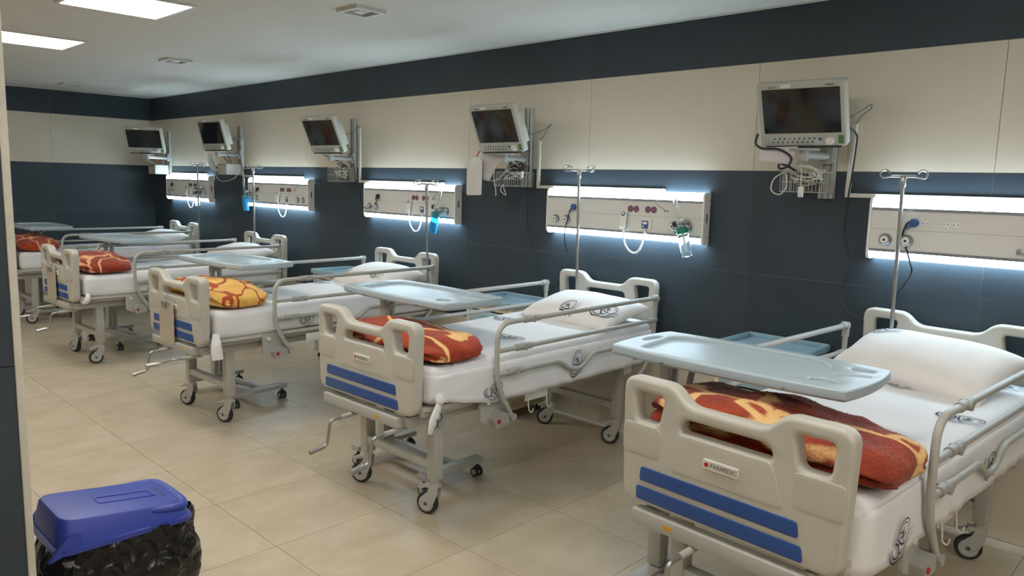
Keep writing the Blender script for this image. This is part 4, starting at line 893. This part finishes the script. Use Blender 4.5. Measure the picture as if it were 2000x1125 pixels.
for (x, y, m, lb) in ((-.517 + .217, 1.497, m_blueplug, 'blue plug in the first socket of the right-edge bedhead unit'), (-2.706 + .250, 1.488, m_blueplug, 'dark blue plug in the bedhead unit of the second bed'), (-4.925 + .225, 1.492, m_dark, 'black plug in the bedhead unit of the yellow-blanket bed'), (-7.115 + .225, 1.502, m_dark, 'black plug in the bedhead unit of the fourth bed'), (-9.345 + .20, 1.51, m_dark, 'black plug in the far corner bedhead unit')):
    t = thing('plug', lb, 'plug', (x, -.069, y), 0, 'plugs in the bedhead units'); MB().lathe([(.021, .001), (.021, .016), (.017, .022)], axis=(0, -1, 0), n=18).build('head', m, t); MB().cyl((-.012, -.012, -.012), (-.030, -.014, -.032), .007, 10, r1=.005).build('strain_relief', m, t)
# thin data leads between monitors and trunking
for i, (p, lb) in enumerate((([(-.71, -.22, 2.0), (-.655, -.10, 2.015), (-.60, -.06, 2.05), (-.565, -.05, 2.078), (-.560, -.05, 2.06), (-.60, -.045, 2.03), (-.645, -.012, 1.985)], 'nearest'), ([(-2.78, -.26, 2.0), (-2.85, -.10, 1.985), (-2.77, -.05, 2.02), (-2.705, -.05, 2.055), (-2.75, -.04, 2.02), (-2.79, -.03, 1.98), (-2.845, -.012, 1.94)], 'second'), ([(-5.02, -.24, 2.03), (-5.10, -.10, 2.05), (-5.05, -.06, 2.10), (-5.06, -.04, 2.125), (-5.072, -.012, 2.095)], 'middle'), ([(-7.16, -.2, 2.06), (-7.25, -.1, 2.07), (-7.32, -.04, 2.07), (-7.347, -.012, 2.045)], 'fourth'))):
    cable('data_lead', p, .0025, m_btn, 'thin dark data lead curling from the %s monitor to its trunking' % lb)
for i, (x, lb) in enumerate(((-1.78, 'second bed'), (-3.89, 'yellow-blanket bed'), (-6.07, 'fourth bed'))):
    ux = UN[i + 1][0]; cable('data_lead', [(x, -.010, 1.620), (x + .008, -.045, 1.628), (x + .012, -.082, 1.60), (x - .01, -.080, 1.54), (ux + .975, -.078, 1.50), (ux + .976, -.072, 1.493 + UN[i + 1][1])], .0028, m_clamp, 'grey lead from the trunking end into the bedhead unit of the %s' % lb)
# papers below monitors
def sheet(name, m, p, label, cat, bulge=.006, n=8):
    a, b, c, d = [Vector(q) for q in p]; vv = []; ff = []; nrm = (b - a).cross(d - a).normalized()
    for i in range(n + 1):
        for j in range(n + 1):
            s, t = i / n, j / n; vv.append(a.lerp(b, s).lerp(d.lerp(c, s), t) + nrm * (bulge * math.sin(s * 3.1) * math.cos(t * 4)))
    for i in range(n):
        for j in range(n): q = i * (n + 1) + j; ff.append((q, q + 1, q + n + 2, q + n + 1))
    o = MB().add(vv, ff).build(name, m); md = o.modifiers.new('t', 'SOLIDIFY'); md.thickness = .0008
    return tag(o, label, cat)
sheet('notice_paper', m_paper, [(-1.03, -.28, 1.86), (-.84, -.24, 1.865), (-.88, -.24, 1.77), (-1.04, -.28, 1.785)], 'printed paper sheet tucked under the nearest monitor', 'paper')
sheet('notice_paper', m_paper, [(-3.19, -.25, 1.862), (-3.04, -.20, 1.845), (-3.14, -.22, 1.645), (-3.18, -.25, 1.66)], 'pink-white paper hanging behind the plastic sleeve under the second monitor', 'paper')
sl = thing('document_sleeve', 'clear plastic sleeve with white sheets hanging under the second monitor', 'document sleeve', (-3.235, -.28, 1.54))
link('sleeve', plate(rounded([(-.078, 0), (.075, .006), (.078, .25), (.05, .28), (-.045, .28), (-.075, .24)], .008, 3), [], .008, .002, lambda x, y, d: Vector((x, d, y)), 1), m_sleeve, sl)
MB().box(-.079, -.064, -.006, .006, .01, .235).build('binding_edge', m_white, sl, smooth=False)
hm = MB()
for q in range(9): hm.cyl((-.072, -.0065, .025 + q * .025), (-.072, -.0075, .025 + q * .025), .003, 8)
hm.build('punch_holes', m_dark, sl); MB().tube([(.01, 0, .27), (.02, .01, .30), (.03, .02, .325)], .004, 6).build('red_tie', m_red, sl)

# ------------------------------------------------------------------ waste bin beside the pillar
bt = thing('waste_bin', 'waste bin with blue lid and black bag beside the pillar', 'waste bin', (-1.60, -3.355, 0))
def bring(hx, hy, z, r, n=6): return [(a, b, z) for a, b in rounded([(-hx, -hy), (hx, -hy), (hx, hy), (-hx, hy)], r, n)]
def loft(rings, cap0=True, cap1=True):
    mb = MB(); K = len(rings[0]); vv = [p for r_ in rings for p in r_]; ff = []
    for i in range(len(rings) - 1):
        for q in range(K): q2 = (q + 1) % K; ff.append((i * K + q, i * K + q2, (i + 1) * K + q2, (i + 1) * K + q))
    if cap0: ff.append(tuple(range(K)))
    if cap1: ff.append(tuple((len(rings) - 1) * K + q for q in range(K)))
    return mb.add(vv, ff)
loft([bring(.115, .15, .0, .03), bring(.125, .165, .25, .03), bring(.135, .18, .52, .03)]).build('body', m_binbody, bt)
# bag folded over the rim
rg = []; K = 72
for j in range(18):
    q = j / 17; z = .555 - .265 * q; ring_ = []
    for kk in range(K):
        a = 2 * math.pi * kk / K; c, s_ = math.cos(a), math.sin(a); bx = math.copysign(abs(c) ** .55, c) * .138; by = math.copysign(abs(s_) ** .55, s_) * .185
        am = .006 + .022 * math.sin(math.pi * min(1, q * 1.15)) + .026 * max(0, s_)
        d_ = am * (1 + .9 * noise.noise(Vector((bx * 16, by * 16, z * 9)))) + .012 * noise.noise(Vector((bx * 34, by * 34, z * 30)))
        hem = .02 * noise.noise(Vector((bx * 10, by * 10, 4))) * q
        ring_.append((bx + c * d_, by + s_ * d_, z + hem + .010 * noise.noise(Vector((bx * 20, by * 20, z * 14)))))
    rg.append(ring_)
loft(rg, False, False).build('bag', m_bag, bt)
def wz(y, z): return z + .048 * (.19 - y) / .38
def wring(hx, hy, z, r, w_): return [(a, b, wz(b, z) if w_ else z + .0 * b) for a, b, z in bring(hx, hy, z, r)]
lid = loft([wring(.148, .198, .545, .045, 0), wring(.150, .200, .560, .045, 0), wring(.142, .190, .563, .045, 0), wring(.130, .178, .590, .05, 1), wring(.125, .172, .598, .05, 1), wring(.116, .163, .600, .05, 1)], True, True).build('lid', m_bin, bt)
ro = rounded([(-.030, -.045), (.030, -.045), (.030, .125), (-.030, .125)], .008, 3); ri = rounded([(-.022, -.037), (.022, -.037), (.022, .117), (-.022, .117)], .006, 3)
link('groove_frame', plate(ro, [ri], .005, .0018, lambda x, y, d: Vector((x, y, wz(y, .6005) + d)), 2), m_bin, lid)
hw_ = [(-.126, .07), (-.126, .16), (-.09, .182), (0, .186), (.09, .182), (.126, .16), (.126, .07)]
MB().tube([(a, b, wz(b, .588)) for a, b in [tuple(p.xy) for p in smoothpath([(a, b, 0) for a, b in hw_], 6)]], .017, 10, radii=[.004 + .013 * math.sin(math.pi * q / 36) ** .4 for q in range(37)]).build('front_lip', m_bin, lid)
MB().box(-.045, .045, .135, .150, .603, .6075, .002).build('label_recess', mat('bin_recess', '24307a', .5), lid)
for s_ in (-1, 1): MB().prism([(-.215, .535), (-.13, .560), (-.13, .60), (-.165, .600)], 'x', s_ * .134 - .010, s_ * .134 + .010).build('hinge_arm', m_bin, lid)
lid.rotation_euler = (R(0), 0, 0)
